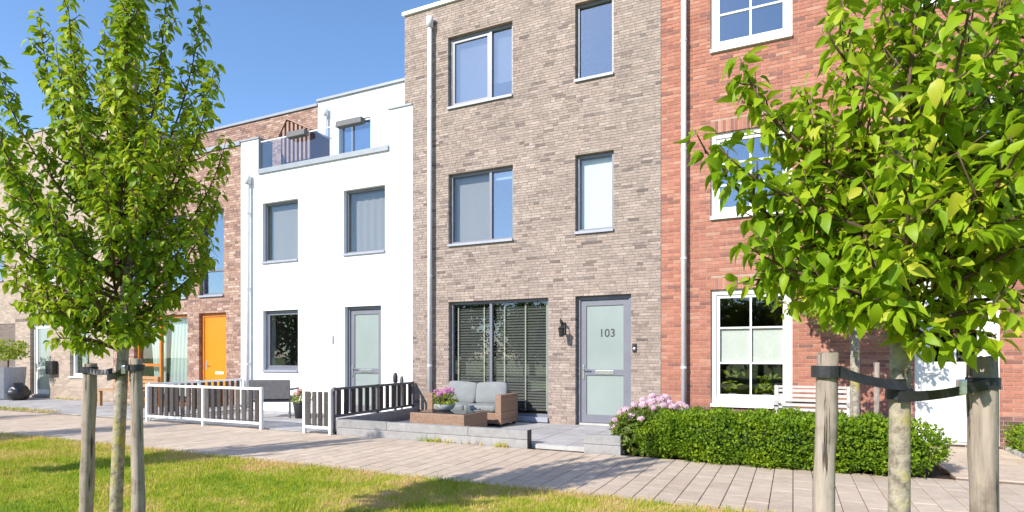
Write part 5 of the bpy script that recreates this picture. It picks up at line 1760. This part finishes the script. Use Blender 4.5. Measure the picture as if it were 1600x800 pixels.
for j in range(nv):
    for i in range(nu):
        fs.append((j * nu + i, j * nu + (i + 1) % nu, (j + 1) * nu + (i + 1) % nu, (j + 1) * nu + i))
fs.append(tuple(range(nu))[::-1]); fs.append(tuple(nv * nu + i for i in range(nu)))
b_.add(vs, fs)
tag(b_.build('refuse_bag', 'bag_black', None, smooth=True), 'black refuse bag beside the concrete tub', 'bag')

BB = thing('wooden_bench', 'orange-brown wooden garden bench before the orange framed window', 'bench', (-16.0, -0.85, 0.03))
ex0, ex1 = -16.95, -15.10
for x in (ex0, (ex0 + ex1) / 2, ex1 - 0.07):
    for (y, zt) in ((-1.05, 0.44), (-0.62, 0.82)):
        q = MB(); q.box(x, x + 0.07, y, y + 0.07, 0.03, zt); q.build('leg', 'bench_wood', BB)
for k in range(4):
    q = MB(); q.box(ex0 - 0.03, ex1 + 0.03, -1.09 + k * 0.115, -1.09 + k * 0.115 + 0.1, 0.442, 0.475); q.build('seat_slat', 'bench_wood', BB)
for k in range(3):
    q = MB(); q.box(ex0 - 0.03, ex1 + 0.03, -0.645, -0.622, 0.54 + k * 0.105, 0.625 + k * 0.105); q.build('back_slat', 'bench_wood', BB)
q = MB(); q.tube([(-17.55, -0.07, 0.03), (-17.55, -0.07, 6.6)], 0.04, 10)
q.build('downpipe', 'black_iron', HB, smooth=True)


# ------------------------------------------------------------------ grass, weeds
def blades(name, P, h_, w_, rnd, mat, seed, lean=0.55):
    rr = np.random.default_rng(seed)
    n_ = len(P)
    a = rr.random(n_) * 2 * math.pi
    dx = np.stack([np.cos(a), np.sin(a), np.zeros(n_)], 1)
    b2 = rr.random(n_) * 2 * math.pi
    ln = np.stack([np.cos(b2), np.sin(b2), np.zeros(n_)], 1) * (rr.random(n_) ** 1.2 * lean)[:, None] * h_[:, None]
    up = np.array([0, 0, 1.0])
    p0 = P - dx * w_[:, None] / 2; p1 = P + dx * w_[:, None] / 2
    m0 = P + up * (h_ * 0.55)[:, None] + ln * 0.35
    p2 = m0 + dx * w_[:, None] * 0.4; p3 = m0 - dx * w_[:, None] * 0.4
    p4 = P + up * (h_ * 0.95)[:, None] + ln
    V = np.stack([p0, p1, p2, p3, p4], 1).reshape(-1, 3)
    f = np.array([(0, 1, 2), (0, 2, 3), (3, 2, 4)])
    F = (f[None] + (np.arange(n_) * 5)[:, None, None]).reshape(-1, 3)
    o = np_mesh(name, V, F, np.repeat(rnd, 3), mat)
    return o


rr = np.random.default_rng(17)
A1 = 130000
X = rr.uniform(-11.5, 2.2, A1); Y = -5.13 - rr.random(A1) ** 1.0 * 3.3
A2 = 26000
X = np.concatenate([X, rr.uniform(-20, -11.5, A2)]); Y = np.concatenate([Y, -5.13 - rr.random(A2) * 2.2])
edge = 0.03 * np.sin(X * 5) + 0.025 * np.sin(X * 13.7) + 0.02 * np.sin(X * 31)
Y = np.minimum(Y, PATH_Y0 + 0.05 + edge)
tuft = 0.5 + 0.5 * np.sin(X * 3.1 + 1.5 * np.sin(Y * 2.7)) * np.sin(Y * 3.7 + X)
hh = (0.022 + 0.030 * rr.random(len(X))) * (0.75 + 0.5 * tuft) + 0.015 * np.exp(-((Y - PATH_Y0) / 0.08) ** 2)
hh = hh * np.where(rr.random(len(X)) < 0.05, 1.7, 1.0)
P = np.stack([X, Y, lawn_h(X, Y) * np.clip((PATH_Y0 - Y) / 0.5, 0, 1)], 1)
go = blades('grass', P, hh, 0.0035 + 0.004 * rr.random(len(X)), rr.random(len(X)), 'grass_blade', 18, 0.9)
tag(go, 'mown yellow-green grass of the lawn along the pavement', 'grass', kind='stuff')
# weeds along kerbs and wall foot
wp_l = []
for (x, y, s_, k) in ((-3.95, -2.76, 0.06, 45), (-5.25, -2.75, 0.12, 40), (-5.0, -2.75, 0.1, 30), (-4.45, -2.745, 0.1, 20)):
    wp_l += [(x + rr.normal(0, s_), y - abs(rr.normal(0, 0.02)), 0.0) for _ in range(k)]
for _ in range(500):
    wp_l.append((rr.uniform(-18.9, -15.8), -2.66 + rr.normal(0, 0.06), 0.02))
for _ in range(200):
    wp_l.append((rr.uniform(-20.9, -18.1), -0.06 - abs(rr.normal(0, 0.05)), 0.025))
wp_l = np.array(wp_l)
wo = blades('weeds', wp_l, 0.04 + 0.07 * rr.random(len(wp_l)), 0.008 + 0.008 * rr.random(len(wp_l)), 0.2 + 0.4 * rr.random(len(wp_l)), 'grass_blade', 19, 1.2)
tag(wo, 'small weeds growing in the joints at the wall foot', 'weeds', kind='stuff')

# ------------------------------------------------------------------ across the green, behind the viewer: trees the windows mirror
far_me = []
for v in range(3):
    rr = np.random.default_rng(200 + v)
    cl = rr.normal(0, 1, (26, 3)); cl /= np.linalg.norm(cl, axis=1, keepdims=True); cl *= rr.uniform(0.5, 1.0, (26, 1)) * np.array([2.3, 2.0, 2.3])
    cl[:, 2] += 3.2
    n_ = 2600
    ci = rr.integers(0, 26, n_)
    P = cl[ci] + rr.normal(0, 0.42, (n_, 3))
    D = rr.normal(0, 1, (n_, 3)); up = rr.normal(0, 0.6, (n_, 3)) + np.array([0, 0, 1])
    o = scatter('crown', QT, P, frames(D, up), 0.30 * rr.uniform(0.7, 1.3, n_), np.clip((P[:, 2] - 2) / 4 + rr.normal(0, 0.2, n_), 0, 1), 'leaf_far', None, smooth=False)
    far_me.append(o.data); bpy.data.objects.remove(o)
tm = MB(); tm.tube([(0, 0, -0.1), (0.05, 0, 1.4), (0, 0.05, 3.2)], [0.2, 0.16, 0.08], 8)
for k in range(6):
    a = k * 1.05; tm.tube([(0.03, 0.02, 1.6 + 0.2 * k), (1.2 * math.cos(a), 1.2 * math.sin(a), 3.0 + 0.25 * k)], [0.07, 0.02], 6)
to = tm.build('trunk', 'twig', None, smooth=True); tme = to.data; bpy.data.objects.remove(to)
rg = random.Random(5)
for i in range(26):
    x = -48 + i * 2.9 + rg.uniform(-1, 1)
    o = thing('broad_tree', 'broad dark green tree across the green, mirrored in the ground floor windows', 'tree', (x, -30 + rg.uniform(-2.5, 2.5), -0.06), 'broad trees across the green')
    s_ = rg.uniform(0.95, 1.25); o.scale = (s_ * 1.15, s_ * 1.15, s_); o.rotation_euler = (0, 0, rg.uniform(0, 6))
    link('trunk', tme, o); c = link('crown', far_me[i % 3], o); c['kind'] = 'stuff'
